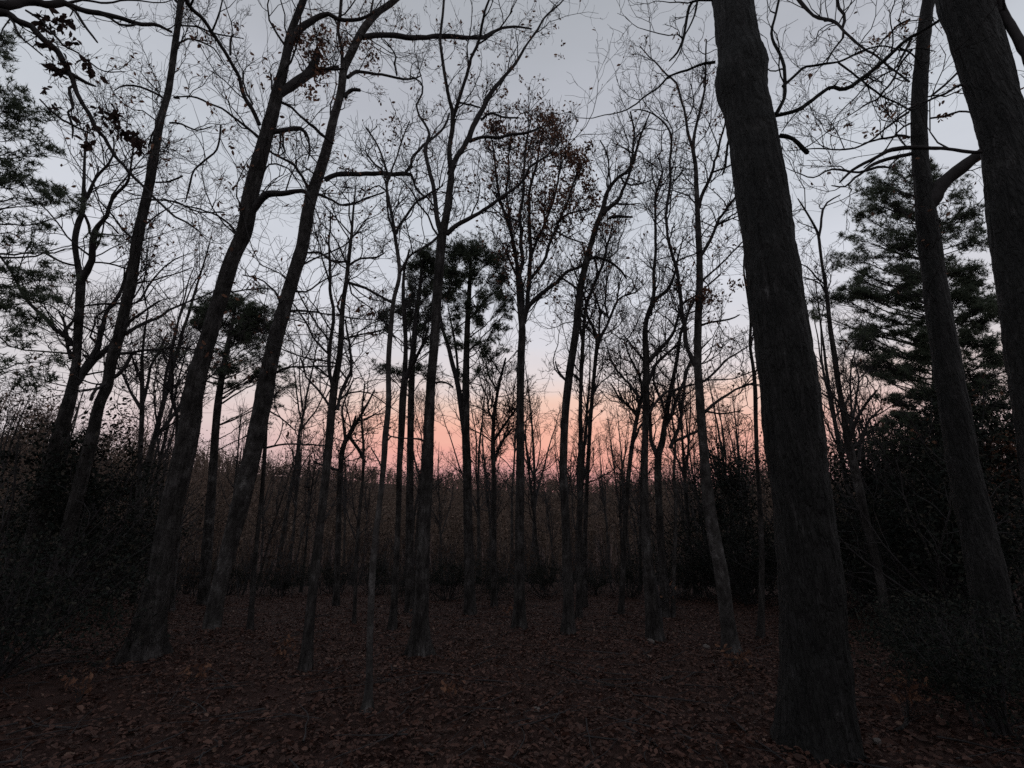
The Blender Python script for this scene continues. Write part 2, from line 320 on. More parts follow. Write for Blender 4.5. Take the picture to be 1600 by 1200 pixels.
# ------------------------------------------------------------------ the near and middle trees
G = 'bare hardwood trees standing in the clearing'
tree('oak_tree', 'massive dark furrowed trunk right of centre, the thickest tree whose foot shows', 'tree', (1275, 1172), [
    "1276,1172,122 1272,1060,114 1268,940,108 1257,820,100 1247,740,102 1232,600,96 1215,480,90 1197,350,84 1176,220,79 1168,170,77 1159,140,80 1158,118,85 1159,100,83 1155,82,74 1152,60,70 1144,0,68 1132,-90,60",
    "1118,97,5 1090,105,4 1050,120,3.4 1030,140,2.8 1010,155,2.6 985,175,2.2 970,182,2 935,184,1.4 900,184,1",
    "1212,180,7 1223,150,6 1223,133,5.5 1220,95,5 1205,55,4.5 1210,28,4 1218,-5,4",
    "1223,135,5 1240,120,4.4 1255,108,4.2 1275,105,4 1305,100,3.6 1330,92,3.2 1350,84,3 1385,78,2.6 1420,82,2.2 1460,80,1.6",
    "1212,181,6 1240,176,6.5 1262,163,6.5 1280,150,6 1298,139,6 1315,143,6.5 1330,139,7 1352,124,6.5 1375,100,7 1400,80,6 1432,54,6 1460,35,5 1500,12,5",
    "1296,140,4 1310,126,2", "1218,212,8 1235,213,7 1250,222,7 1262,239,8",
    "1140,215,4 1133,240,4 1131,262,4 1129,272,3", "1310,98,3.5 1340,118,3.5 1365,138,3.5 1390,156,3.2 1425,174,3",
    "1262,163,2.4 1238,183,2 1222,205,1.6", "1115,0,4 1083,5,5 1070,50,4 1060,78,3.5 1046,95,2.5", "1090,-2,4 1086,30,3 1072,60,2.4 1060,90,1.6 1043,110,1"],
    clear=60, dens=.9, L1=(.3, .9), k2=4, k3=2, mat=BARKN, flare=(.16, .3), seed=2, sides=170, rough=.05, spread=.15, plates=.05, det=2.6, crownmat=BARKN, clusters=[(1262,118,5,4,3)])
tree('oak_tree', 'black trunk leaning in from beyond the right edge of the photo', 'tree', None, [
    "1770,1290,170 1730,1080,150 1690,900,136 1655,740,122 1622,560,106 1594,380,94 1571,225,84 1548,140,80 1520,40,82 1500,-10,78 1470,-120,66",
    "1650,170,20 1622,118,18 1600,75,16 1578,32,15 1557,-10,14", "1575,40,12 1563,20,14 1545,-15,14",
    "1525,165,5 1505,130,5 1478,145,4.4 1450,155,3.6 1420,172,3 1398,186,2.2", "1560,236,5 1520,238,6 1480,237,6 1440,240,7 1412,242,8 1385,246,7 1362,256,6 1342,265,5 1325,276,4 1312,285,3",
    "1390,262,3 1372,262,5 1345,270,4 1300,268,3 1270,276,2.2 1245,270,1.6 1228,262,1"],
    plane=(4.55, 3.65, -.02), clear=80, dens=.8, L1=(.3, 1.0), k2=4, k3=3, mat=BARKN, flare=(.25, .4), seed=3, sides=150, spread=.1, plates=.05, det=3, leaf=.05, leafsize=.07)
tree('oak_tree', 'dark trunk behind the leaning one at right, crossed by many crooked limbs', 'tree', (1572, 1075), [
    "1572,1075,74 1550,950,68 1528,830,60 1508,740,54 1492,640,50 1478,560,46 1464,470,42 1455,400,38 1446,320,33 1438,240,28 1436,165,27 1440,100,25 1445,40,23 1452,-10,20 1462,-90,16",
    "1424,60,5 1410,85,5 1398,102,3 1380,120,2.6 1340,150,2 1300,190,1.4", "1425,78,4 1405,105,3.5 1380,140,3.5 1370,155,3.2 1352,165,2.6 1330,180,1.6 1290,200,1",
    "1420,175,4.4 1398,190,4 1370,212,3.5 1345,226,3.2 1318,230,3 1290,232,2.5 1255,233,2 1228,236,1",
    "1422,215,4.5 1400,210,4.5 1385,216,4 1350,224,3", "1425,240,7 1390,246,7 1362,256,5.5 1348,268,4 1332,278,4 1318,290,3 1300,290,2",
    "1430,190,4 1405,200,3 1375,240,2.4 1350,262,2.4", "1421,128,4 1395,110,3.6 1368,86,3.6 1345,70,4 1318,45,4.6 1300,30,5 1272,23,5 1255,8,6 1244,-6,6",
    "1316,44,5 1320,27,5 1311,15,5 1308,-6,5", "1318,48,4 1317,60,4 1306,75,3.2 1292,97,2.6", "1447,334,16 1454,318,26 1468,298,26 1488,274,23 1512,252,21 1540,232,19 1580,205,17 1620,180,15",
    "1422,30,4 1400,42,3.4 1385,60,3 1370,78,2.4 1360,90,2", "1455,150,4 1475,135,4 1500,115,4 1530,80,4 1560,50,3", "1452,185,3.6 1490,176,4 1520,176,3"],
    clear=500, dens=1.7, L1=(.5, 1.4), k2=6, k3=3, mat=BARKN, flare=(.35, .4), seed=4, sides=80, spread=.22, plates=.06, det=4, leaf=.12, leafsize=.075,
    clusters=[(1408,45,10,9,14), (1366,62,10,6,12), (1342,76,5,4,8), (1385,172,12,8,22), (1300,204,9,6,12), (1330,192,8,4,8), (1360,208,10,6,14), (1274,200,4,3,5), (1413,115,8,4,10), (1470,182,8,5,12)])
tree('oak_tree', 'stout leaning grey trunk at left whose top forks into three limbs', 'tree', (222, 1030), [
    "222,1032,48 236,960,44 250,900,41 265,810,40 281,740,38 296,670,36 304,607,33 322,540,29 344,467,27 365,400,25 382,360,26 393,300,26 410,233,24 423,187,22 433,147,20 445,100,15 452,60,13 462,30,12 474,0,12 490,-60,9",
    "437,146,15 455,133,14 470,122,15 482,112,14 492,98,13 496,80,10", "446,98,12 456,72,11 466,55,11 480,36,10 495,26,9 515,22,7 540,27,6 565,28,5 590,16,4",
    "427,206,9 440,204,8 467,201,7 478,212,4 483,240,3 481,250,2", "438,205,4 436,225,3 434,243,2",
    "392,333,12 405,320,12 422,306,11 445,303,9 462,299,8 478,298,7 484,310,5", "440,160,5 460,168,4 478,186,4 495,204,5 520,224,4",
    "405,195,8 398,178,7 388,155,7 377,122,6 360,88,6 345,70,5.5 330,50,6 312,28,6 296,8,7 285,-12,7",
    "360,85,4 358,62,3.4 366,54,2.4", "408,218,5 385,200,4.4 352,178,3.6 317,158,3.2 290,154,2.4 272,152,2", "345,195,3 344,215,3 336,240,3 315,258,3 300,272,3 292,300,3 290,315,2",
    "372,372,5 355,350,3.5 325,330,3 290,318,2.4 255,310,2", "397,300,3 420,255,3 448,262,2.4 470,290,2", "480,113,5 500,106,5 520,108,4 536,107,3"],
    clear=640, dens=1.5, L1=(.6, 1.9), k2=6, k3=4, mat=BARK, flare=(.5, .4), seed=5, sides=72, plates=.06, det=4, leaf=.15, leafsize=.1, group=G,
    clusters=[(495,88,18,24,150), (505,62,14,14,50), (470,60,12,16,50), (484,140,12,20,60), (500,112,16,12,50), (432,208,6,5,8), (372,40,5,5,7), (310,60,6,6,8), (420,120,5,6,8), (397,440,5,11,16), (432,45,8,5,8), (330,170,5,5,5), (358,228,5,5,5)])
tree('oak_tree', 'leaning trunk beside the stout forked one, pale near its foot, with long level limbs', 'tree', (332, 985), [
    "330,988,28 340,930,26 352,880,27 362,840,29 380,770,31 393,715,31 410,633,30 421,573,27 434,517,25 448,467,23 463,417,22 473,383,21 484,317,20 500,267,18 512,227,16 521,187,14 533,143,13 537,110,13 550,80,13 567,47,12 590,20,11 618,0,9 650,-30,7",
    "508,281,9 523,275,8 550,275,7.5 587,273,7 612,275,7 633,275,7 642,279,5 647,293,4 656,306,3.6 670,314,3 688,335,2",
    "629,274,4 645,257,4.5 646,247,4 660,228,4 680,212,3.6 695,193,3.5 702,178,3", "567,59,8 585,56,8 627,57,7.5 660,59,7 690,55,7 720,60,6 747,60,6 758,52,5 773,48,4.4 800,43,3.4 830,45,2.4",
    "543,121,6 556,112,6 567,110,5 590,116,4 607,118,4 633,123,3.4 652,121,2.6 658,118,1.6", "539,152,6 545,144,6 563,141,5", "535,110,6 536,80,5 536,50,5 535,20,5 534,-10,5",
    "487,308,6 478,290,5 468,275,4.5 455,258,4 440,250,4 425,240,3.5 415,232,3", "530,105,6 510,108,6 494,113,6 478,125,4", "447,487,5 470,484,3.6 500,485,3 540,492,2.4 590,500,1.6",
    "620,118,3 618,95,3 620,80,2.4 600,62,2", "455,455,4 480,452,3 500,440,2.4 530,428,2", "460,420,4 500,400,3 540,385,2.4 570,350,2", "560,62,4 575,30,4 583,0,3",
    "440,475,4 425,450,3.4 405,435,2.6 380,430,2", "418,590,5 450,575,3.4 490,570,3 530,572,2.4", "490,300,4 530,318,3.4 560,312,3 600,300,2.4"],
    clear=560, dens=1.4, L1=(.5, 1.6), k2=6, k3=4, mat=BARKP, flare=(.12, .3), seed=6, sides=64, plates=.05, det=4, leaf=.15, leafsize=.09, group=G,
    clusters=[(543,66,10,14,60), (528,75,9,8,26), (582,88,14,20,110), (570,72,14,12,50), (505,300,12,6,20), (600,325,5,5,7), (650,60,5,4,6), (655,102,3,4,3), (640,80,3,5,3), (575,295,8,5,10), (545,265,12,6,16), (620,337,4,4,4), (565,333,4,3,4), (575,352,4,4,5), (620,373,5,3,7), (516,342,7,6,10)])
tree('oak_tree', 'slender dark trunk at left that rises past the top behind the corner branch', 'tree', (62, 992), [
    "62,992,30 78,930,28 98,860,26 122,770,24 142,690,22 155,633,19 167,603,19 175,560,19 188,517,19 199,467,18 206,440,18 213,383,17 222,340,17 231,300,16 238,262,16 244,225,14 251,187,13 263,143,11 272,80,11 277,45,10 283,0,11 290,-70,8",
    "282,8,5 276,0,5 268,-14,4", "257,155,4 252,150,4 240,143,4 225,136,4 207,132,3.6 190,134,2.6 178,142,1.6", "272,152,4 280,154,3", "265,192,3.4 283,192,3 305,200,2.6 330,198,2",
    "190,470,5 204,452,4 225,440,3 260,430,2.4 300,418,1.6", "196,522,8 215,510,6 240,498,5 270,485,4 300,470,3 335,455,2", "185,553,6 205,550,4.4 235,546,4 262,543,4 290,545,3 320,552,2", "178,590,7 190,580,6 200,563,6 205,556,5 220,556,3 240,566,2",
    "200,470,4 180,478,4 155,480,4 130,478,3", "250,200,4 240,205,3 232,230,2.4", "243,285,3 262,282,3 285,275,3", "175,595,5 150,610,5 142,625,6", "232,312,4 255,312,3 280,315,3 310,328,2.4 350,332,2",
    "282,40,3 310,42,3 345,52,2.4 380,60,1.6", "275,70,3 300,60,3 330,80,2.4 350,100,1.6", "205,475,4 220,468,4 240,440,3 270,410,2.4 300,395,1.6"],
    clear=600, dens=1.5, L1=(.6, 2.0), k2=6, k3=4, mat=BARK, flare=(.3, .4), seed=7, sides=48, plates=.06, det=5, leaf=.15, leafsize=.1, group=G,
    clusters=[(228,124,3,4,3), (291,137,4,3,4), (330,172,4,5,5), (258,250,8,6,12)])
tree('hardwood_tree', 'crooked tree at far left dividing into several stems from a low fork', 'tree', (25, 985), [
    "25,985,32 40,900,30 62,800,28 85,710,26 100,655,24 112,612,20 118,575,15 122,520,15 126,450,15 126,437,13 120,405,10 117,377,10 122,350,10 129,330,9 131,290,6 133,233,4 138,200,2",
    "118,600,14 125,590,14 138,568,14 148,545,10 155,515,8 160,495,7 168,478,6 182,460,6 195,430,5 204,400,4 212,380,3", "130,583,12 150,563,11 170,540,9 190,518,8 205,500,5 225,485,4 250,470,3", "122,448,14 133,425,12 142,400,11 147,367,11 152,352,9 163,338,7 175,320,6 190,298,5 201,282,4 207,245,3 209,225,2",
    "131,315,7 140,305,6 148,290,5 160,268,5 170,255,4 176,238,3 178,215,2", "110,540,9 108,530,9 83,513,8 65,493,7 50,477,6 38,460,6 30,450,5 18,428,4 0,400,4", "108,537,7 105,520,5 100,500,4 92,488,3", "110,560,6 104,540,5 100,515,5 112,505,4 118,490,4",
    "120,415,4 105,412,4 85,405,4 70,395,3", "132,335,4 136,350,5 140,365,4", "160,345,4 170,350,3 185,365,3", "145,410,3 165,412,3 190,418,3 205,422,3", "130,555,5 150,560,4 165,550,4"],
    clear=580, dens=1.5, L1=(.7, 2.2), k2=7, k3=4, mat=BARK, flare=(.3, .4), seed=8, sides=18, leaf=.15, leafsize=.1, group=G)
tree('oak_tree', 'straight grey tree left of the brown-leaved one, its trunk dividing high up into long limbs', 'tree', (655, 1022), [
    "655,1022,27 657,960,24 661,880,22 665,800,20 668,733,19 670,667,18 673,600,16 679,533,15 683,467,16 687,410,16 691,368,15 698,333,12 703,293,11 705,272,10 702,235,8 707,200,8 707,175,7 702,155,6 697,130,5.5 691,90,5 688,60,4.5 692,20,4 695,-20,4",
    "690,368,10 684,340,8 681,305,7 675,270,6.5 668,245,6 667,225,5.5 670,210,4.4 662,192,3.6 655,180,3 652,165,3 659,150,3 657,133,2.5 645,122,2 640,118,1.4",
    "703,272,10 710,255,8 717,242,8 726,225,8 733,214,9 740,200,8 750,183,8 760,162,7 770,148,7 782,132,6 800,110,5 813,85,4 830,62,3 845,40,3 870,10,2.4",
    "706,192,6 712,165,6 720,140,5 732,110,5 740,90,4.5 747,68,4.5 751,45,4 756,20,3.6 768,-10,3", "733,221,6 745,215,5 760,211,5 780,213,5 800,209,4.5 820,206,4 838,200,3 852,195,2",
    "752,188,4 762,180,4 770,178,4 785,181,3.4 810,184,2.4", "698,366,8 712,354,7 730,343,6.5 747,332,6 762,319,5.5 780,307,5 797,296,5 815,280,4.4 822,262,4 840,250,3.4 858,238,3 876,222,2",
    "684,370,4 672,382,4 660,390,3 650,402,2", "717,160,3 735,164,3 750,168,2.4", "746,70,3 765,60,3 785,40,2.4 800,18,2", "665,690,4 650,684,3 630,684,2.4 605,680,2", "674,600,4 690,598,3.4 708,605,2.4"],
    clear=420, dens=1.6, L1=(.4, 1.5), k2=6, k3=4, mat=BARK, flare=(.55, .3), seed=9, sides=52, plates=.06, det=5, leaf=.15, leafsize=.075, group=G,
    clusters=[(875,88,5,6,10), (880,70,4,4,6), (868,42,5,5,8), (790,145,6,10,12), (740,120,5,6,6), (815,125,5,4,6)])
tree('oak_tree', 'upright tree at centre still carrying a rounded crown of brown leaves', 'tree', (812, 982), [
    "812,982,18 812,900,16 812,800,15 813,733,13.5 813,633,12.5 814,560,12.5 816,515,12 813,490,9 810,450,8 808,415,7 802,380,6 795,350,5 783,318,4.4 776,280,4 772,240,3 768,215,2",
    "817,510,8 815,467,8 813,430,7 814,400,6 812,350,5.5 815,300,5 820,250,4 826,210,3 830,185,2", "818,505,9 825,483,8 840,466,7 855,450,6 870,436,5.5 890,422,5 913,410,4 930,400,3",
    "820,495,8 823,450,7 828,420,6.5 832,390,6 830,340,5 833,290,4.4 842,240,3.4 850,200,2.4", "826,440,5 845,412,5 855,380,5 868,350,4 882,320,3.4 895,285,2.4 905,255,2", "807,410,4 798,360,4 792,300,3.4 795,250,2.4 800,215,2", "830,400,4 850,355,4 868,300,3.4 876,260,2.6 878,230,2",
    "866,352,3 885,337,3 905,330,2.4 925,326,2", "812,440,4 802,420,4 788,395,3 780,372,2", "815,350,3 790,330,3 770,300,2", "868,360,3 890,372,2.6 915,380,2"],
    clear=470, dens=3.0, L1=(.4, 1.2), k2=6, k3=4, mat=BARK, flare=(.4, .3), seed=10, sides=20, leaf=.75, leafsize=.085, group=G, spread=.4, up=.2,
    clusters=[(858,188,21,17,332), (872,212,17,20,254), (776,200,21,15,215), (790,222,29,10,117), (835,205,35,11,136), (895,245,21,15,254), (908,262,16,15,175), (920,292,10,20,156), (928,315,9,12,97), (822,272,12,30,136),
              (800,240,27,22,156), (860,275,24,22,136), (795,280,27,30,156), (840,310,35,27,175), (885,300,24,20,136), (800,345,29,25,117), (835,365,29,25,117), (905,330,18,15,78), (790,400,18,17,46), (845,182,18,8,97)])
tree('hardwood_tree', 'dark leaning tree right of centre with one arching side branch', 'tree', (886, 992), [
    "887,994,20 888,940,17 886,880,16 884,820,14 881,760,13 880,733,13 883,650,13 890,583,13 900,517,12 907,450,11.5 917,407,10 923,383,9 933,350,9 942,327,8 947,305,7 955,290,6 966,277,5.5 980,268,5 990,248,4.4 1000,215,3.6 1010,190,2.6 1016,175,2",
    "940,335,8 952,322,6 966,312,5.5 972,300,5 977,282,4.4 984,262,4 990,235,3.4 992,205,3 985,175,2.4", "950,342,4 962,338,4.4 975,340,4 988,339,3", "920,405,5 928,402,5 947,407,4.5 960,413,4 970,422,3.5 978,434,3",
    "952,298,3.6 946,285,3 948,262,2.6 944,235,2.2 938,220,2", "956,318,3 975,320,2.4 1000,318,1.6", "905,455,4 890,440,3 875,430,2.4 862,425,2", "968,275,3 980,290,3 1010,285,2 1020,280,1.4", "888,600,4 875,580,3 868,565,2.4"],
    clear=470, dens=1.9, L1=(.4, 1.6), k2=7, k3=4, mat=BARK, flare=(.3, .3), seed=12, sides=20, leaf=.07, leafsize=.08, group=G,
    clusters=[(975,345,8,5,12), (950,360,14,12,20), (1055,185,3,3,3)])
tree('hardwood_tree', 'thin straight tree close beside the arching-branched one', 'tree', (904, 968), [
    "904,970,10 905,900,9 906,800,8 907,733,7.5 907,633,6.5 910,550,6.5 915,483,5.5 924,455,5 933,433,5 943,410,4 950,380,3 958,350,2", "908,600,4 902,590,4 895,585,3", "911,540,4 905,500,3 908,470,2.4 900,440,2"],
    clear=620, dens=2.2, L1=(.5, 1.8), k2=7, k3=4, seed=13, sides=12, leaf=.05, group=G, tipk=.9)
tree('hardwood_tree', 'slim tree with a Y-shaped top right of the thin straight one', 'tree', (928, 952), [
    "914,955,8 914,850,7.5 917,760,7 919,720,7 923,650,6.5 930,567,6.5 933,533,6.5 926,510,5 917,493,4.5 915,470,3.6 900,430,2.4 890,405,1.6", "935,535,6 942,515,5 950,497,4.5 957,484,4 963,475,4 975,465,3 990,460,2.4 1000,450,1.6", "950,497,3 946,470,3 950,440,2.4 948,420,1.6", "935,545,4 936,500,3.4 930,460,2.4", "963,476,3 966,450,2.4 972,430,1.6"],
    clear=640, dens=2.6, L1=(.6, 2.0), k2=7, k3=4, seed=14, sides=12, leaf=.14, leafsize=.09, group=G, tipk=.9, clusters=[(872,465,16,10,30), (890,480,10,10,16)])
tree('hardwood_tree', 'pale trunk right of centre, tallest there, throwing a curved limb to its left', 'tree', (1140, 1020), [
    "1143,1022,28 1138,985,24 1128,900,23 1116,840,22 1107,780,20 1101,720,16 1096,660,15 1092,600,14 1090,567,13 1091,500,12.5 1093,450,11.5 1093,400,10.5 1091,360,10 1090,333,8.5 1088,290,8 1087,260,7 1083,232,6.5 1086,205,5 1092,180,4.5 1098,155,4 1102,130,3.6 1103,77,2.6 1104,62,2",
    "1083,235,5 1076,208,4.5 1070,185,4 1063,155,3.6 1056,138,3.4 1047,125,3 1035,112,2.6 1025,100,2.2 1012,88,1.8 1000,72,1.4", "1092,325,6 1098,305,5.5 1107,283,5 1113,262,4.5 1118,242,4 1124,222,3.4 1131,200,3 1134,185,2",
    "1095,400,6 1103,388,5.5 1115,368,5 1125,350,4.4 1134,334,4 1145,316,4 1153,305,4 1160,296,3", "1088,572,10 1080,560,7 1073,548,6.5 1069,520,6.5 1066,495,6 1060,450,6 1055,425,5 1047,400,5 1042,375,4.4 1037,340,4.4 1038,300,4.4 1040,260,4 1041,220,3.4 1038,200,3 1030,186,2.4 1015,175,2.2 1000,170,2 988,172,1.6",
    "1097,597,5 1110,590,4.4 1125,578,4 1140,560,3.4 1155,550,3 1168,542,2.2", "1100,645,6 1115,635,5 1133,623,4.5 1150,610,3.6 1178,598,3", "1092,510,4 1110,505,3.4 1135,500,3 1155,492,2.2", "1099,640,4 1120,645,3 1160,642,2", "1112,270,3 1130,262,3 1145,256,2.6", "1095,440,4 1110,425,3.4 1130,405,3 1160,378,2.4", "1070,500,4 1082,480,3.4 1092,460,3"],
    clear=590, dens=1.8, L1=(.4, 1.4), k2=7, k3=4, mat=BARKP, flare=(.25, .3), seed=15, sides=48, plates=.05, det=5, leaf=.12, leafsize=.07, group=G,
    clusters=[(1055,55,5,6,12), (1103,130,5,8,16), (1060,135,5,5,8), (1103,62,3,3,4), (1103,460,16,14,90), (1120,470,20,10,60), (1150,445,20,10,50), (1085,470,16,12,50), (1115,500,16,12,30), (1053,222,5,6,10), (1103,204,3,4,5)])
tree('hardwood_tree', 'dark tree with clustered side stems, second trunk to the left of the pale tallest one', 'tree', (1022, 1000), [
    "1024,1002,22 1018,950,20 1013,890,18 1009,830,15 1008,760,11 1008,700,10.5 1009,633,11 1010,567,11 1008,530,10 1009,505,8 1015,485,8 1022,470,7.5 1032,462,6 1042,454,6 1050,440,4.5 1056,420,4 1060,400,3 1068,370,2",
    "1020,478,6 1021,450,5.5 1023,430,5 1026,400,4.5 1027,333,4 1026,310,3.4 1032,280,3 1034,262,2.4 1026,240,2", "1014,565,8 1025,553,7 1037,540,6 1048,522,5 1055,507,4.5 1062,490,4 1075,470,3.4 1100,450,2.4 1125,430,2", "1008,615,6 1000,622,6 990,612,5 980,600,4 970,590,3.4 955,570,2.6 948,540,2", "1011,600,6 1022,585,5 1030,570,5 1045,552,4 1062,538,3",
    "1033,985,8 1027,930,8 1016,880,8", "1009,650,6 1020,640,4.5 1040,618,4 1062,608,3.4 1085,600,2.4", "1005,560,3 990,545,2.4 975,525,2"],
    clear=600, dens=2.2, L1=(.4, 1.6), k2=7, k3=4, seed=16, sides=18, leaf=.08, group=G)
tree('hardwood_tree', 'bushy multi-stemmed tree between the two trunks left of the massive oak', 'tree', (1035, 965), [
    "1040,968,14 1036,900,13 1030,800,12 1028,720,12 1035,690,11 1038,667,9 1045,625,8 1052,590,7 1058,560,6 1064,520,5 1075,490,4 1080,470,3", "1028,715,9 1020,690,6 1016,660,5 1012,620,4 1005,590,3", "1040,665,6 1052,640,6 1068,600,5 1075,575,4 1090,550,3 1110,530,2",
    "1047,700,6 1060,660,5.5 1066,620,5 1070,590,4 1080,560,3", "1040,650,4 1028,610,4 1024,580,3 1030,540,2", "1052,690,5 1075,680,4 1098,668,3"],
    clear=680, dens=2.6, L1=(.5, 1.6), k2=7, k3=4, seed=17, sides=12, leaf=.07, group=G, tipk=.9)
tree('hardwood_tree', 'short slanting tree leaning left from the dark cluster right of centre', 'tree', (972, 962), [
    "970,965,9 974,880,9 978,800,8 982,745,7.5 987,700,7.5 993,665,7 1000,630,7 1003,615,5 1000,590,3.6 985,560,3 975,530,2", "995,650,5 985,632,4 970,620,3.4 955,600,2.4", "990,690,4 998,670,3.4 1008,655,2.4"],
    clear=700, dens=2.6, L1=(.5, 1.7), k2=7, k3=4, seed=18, sides=12, leaf=.03, group=G, tipk=.9)
tree('hardwood_tree', 'tall dark narrow tree left of centre with many level twigs and a twin stem', 'tree', (478, 1047), [
    "478,1048,17 482,990,15 488,930,15 496,860,14 505,780,13.5 513,705,13 517,655,13.5 523,600,12.5 531,553,9.5 535,483,8 541,440,7 545,405,6.5 549,370,5 552,330,3.6 556,290,2",
    "521,605,8 518,585,6 515,555,6 514,520,5.5 515,483,5 514,440,4.5 513,400,4 512,370,3 516,330,2", "527,640,6 535,612,5.5 543,590,5 549,570,4.5 546,545,4 541,520,3.4 540,500,3", "512,552,4 495,530,3.5 483,505,3.2 468,485,3 457,473,2.4",
    "545,415,4 565,402,3.4 590,400,3 600,396,2", "540,440,5 565,450,4.5 590,462,4.5 615,474,4", "536,530,3 560,525,3 590,520,2.4 610,510,2", "518,640,4 500,615,3.6 480,590,3 470,560,2.4", "515,590,3 490,570,3 470,575,2", "546,408,4 520,410,4 497,398,4 475,395,3"],
    clear=640, dens=2.8, L1=(.4, 1.7), k2=6, k3=4, mat=BARK, seed=19, sides=16, leaf=.02, leafsize=.1, group=G, up=0.02, tipk=.9, clusters=[(581,522,4,3,6), (562,480,3,5,5), (578,487,3,4,4), (530,470,3,3,3)])
tree('pole_tree', 'slim pale pole tree left of centre, the nearest thin trunk', 'tree', (573, 1112), [
    "574,1112,13 577,1060,11.5 578,1000,11 580,940,11 583,880,11 588,830,10 595,770,9 600,717,9.5 602,683,10 607,633,9 607,567,8.5 610,520,8 615,470,7 624,432,6.5 622,400,6.5 618,375,6 614,345,5 608,317,5 604,290,4.5 607,277,4 602,260,3.4 594,236,3 583,215,2.6 572,200,2",
    "618,366,5 622,355,4 633,337,4 645,322,3.5 660,312,3.2 678,300,3 692,290,2", "608,280,4 615,258,3 622,240,2.6 630,215,2.2 640,190,1.6", "622,430,4 634,412,4 645,397,3.4 655,390,2.4", "607,283,4 595,262,3.4 580,250,3 572,238,2.4", "605,300,3 590,290,2 570,300,1.6", "603,690,3 612,682,2.4", "600,740,3 592,720,2.4 580,700,2"],
    clear=420, dens=2.3, L1=(.25, .9), k2=6, k3=4, mat=BARKP, flare=(.6, .12), seed=20, sides=18, leaf=.1, leafsize=.05, group=G, tipk=.9, clusters=[(612,190,20,14,26), (625,215,20,16,26), (600,225,14,14,14)])
tree('hardwood_tree', 'thin arched sapling trunk in front of the round-topped pines', 'tree', (613, 985), [
    "612,986,12 616,940,10 620,860,9.5 623,790,9 624,733,9.5 627,680,11 629,630,12 632,590,10 634,540,7 632,500,7 630,460,6 632,420,4 640,390,3", "633,592,9 641,575,7 650,555,5.5 658,540,4.5 668,515,3", "640,575,5 644,540,4.5 644,500,4 650,470,3"],
    clear=560, dens=2.2, L1=(.4, 1.4), k2=6, k3=4, seed=21, sides=14, leaf=.02, group=G)
tree('hardwood_tree', 'small twiggy tree keeping brown leaves just left of the central leafy one', 'tree', (770, 950), [
    "772,952,9 772,850,8.5 772,760,8 770,700,7 772,650,6 778,610,5 785,580,4 790,560,3", "771,690,5 790,660,4 805,640,3 812,620,2", "772,720,5 785,690,4 800,670,3", "772,660,4 760,630,3 752,600,2.4", "778,612,3 765,585,3 760,565,2"],
    clear=740, dens=3.2, L1=(.5, 1.6), k2=7, k3=4, seed=22, sides=12, leaf=.3, leafsize=.07, group=G, tipk=.9)
tree('hardwood_tree', 'forked little tree with elbowed limbs right of the twin-stemmed narrow one', 'tree', (535, 948), [
    "525,950,10 528,860,10 530,780,9 532,735,9 536,700,8.5 542,685,8 548,676,7 560,655,5 572,635,4 585,610,2.4", "545,680,7 552,665,5 556,650,3", "546,682,6 555,695,5 562,705,6 565,715,4 572,722,3", "540,690,5 536,660,4 534,640,3 545,610,2", "530,735,5 510,728,4 490,722,3"],
    clear=740, dens=2.4, L1=(.5, 1.5), k2=7, k3=4, seed=23, sides=12, leaf=.02, group=G, tipk=.9)
tree('hardwood_tree', 'straight spindly dark stem directly right of the pale-footed leaning trunk', 'tree', (392, 985), [
    "390,987,9 395,920,8 402,840,7.5 410,760,7 414,700,6.5 416,650,6 420,600,4.5 425,560,3 428,520,2", "415,700,4 440,694,3 480,692,3 510,697,2.4", "417,640,3 440,655,2.4 460,672,2"],
    clear=660, dens=2.0, L1=(.4, 1.5), k2=6, k3=4, seed=24, sides=12, leaf=.06, group=G, clusters=[(450,680,5,8,12), (446,662,3,4,5)])
tree('hardwood_tree', 'slim curving bare tree in the gap right of the massive oak', 'tree', (1388, 1008), [
    "1389,1010,17 1384,970,15 1376,910,15 1362,850,14 1348,790,14 1336,735,15 1325,690,13 1317,640,9 1310,600,9 1303,550,9 1297,510,7.5 1293,470,6.5 1289,440,6 1284,410,5 1281,385,5 1278,365,4.5 1268,345,3.6 1256,325,3 1247,311,2",
    "1279,372,4.5 1283,350,4 1290,330,3.6 1300,316,3 1312,305,2", "1327,690,8 1335,670,7 1342,650,6 1352,630,5 1370,610,3.4", "1318,650,6 1310,630,4 1300,615,3 1285,590,2", "1290,445,3 1275,435,3 1262,418,2.4 1250,412,2", "1325,680,6 1338,640,4 1340,600,3 1335,560,2",
    "1330,700,6 1345,690,5 1355,660,4 1375,640,3", "1343,720,5 1344,690,4 1342,668,3"],
    clear=640, dens=2.4, L1=(.3, 1.3), k2=6, k3=4, seed=25, sides=18, leaf=.02, group=G)
tree('hardwood_tree', 'thin wavy stem hugging the left side of the massive oak trunk', 'tree', (1188, 1000), [
    "1188,1002,11 1190,940,10 1190,860,9 1187,780,8 1183,720,7 1181,660,7 1180,610,7 1177,575,6 1172,540,5 1173,500,4.5 1168,460,4 1162,420,3 1165,380,2"], clear=640, dens=2.4, L1=(.3, 1.2), k2=6, k3=3, seed=26, sides=12, leaf=.02, group=G)
tree('pole_tree', 'thin pale straight sapling pole just left of the pale tallest trunk', 'tree', (1051, 965), [
    "1051,966,7 1053,900,6.5 1055,830,6 1056,780,5.5 1053,740,5 1055,690,4 1050,650,3 1052,610,2"], clear=740, dens=1.6, L1=(.4, 1.1), k2=5, k3=3, mat=BARKP, seed=27, sides=12, group=G)
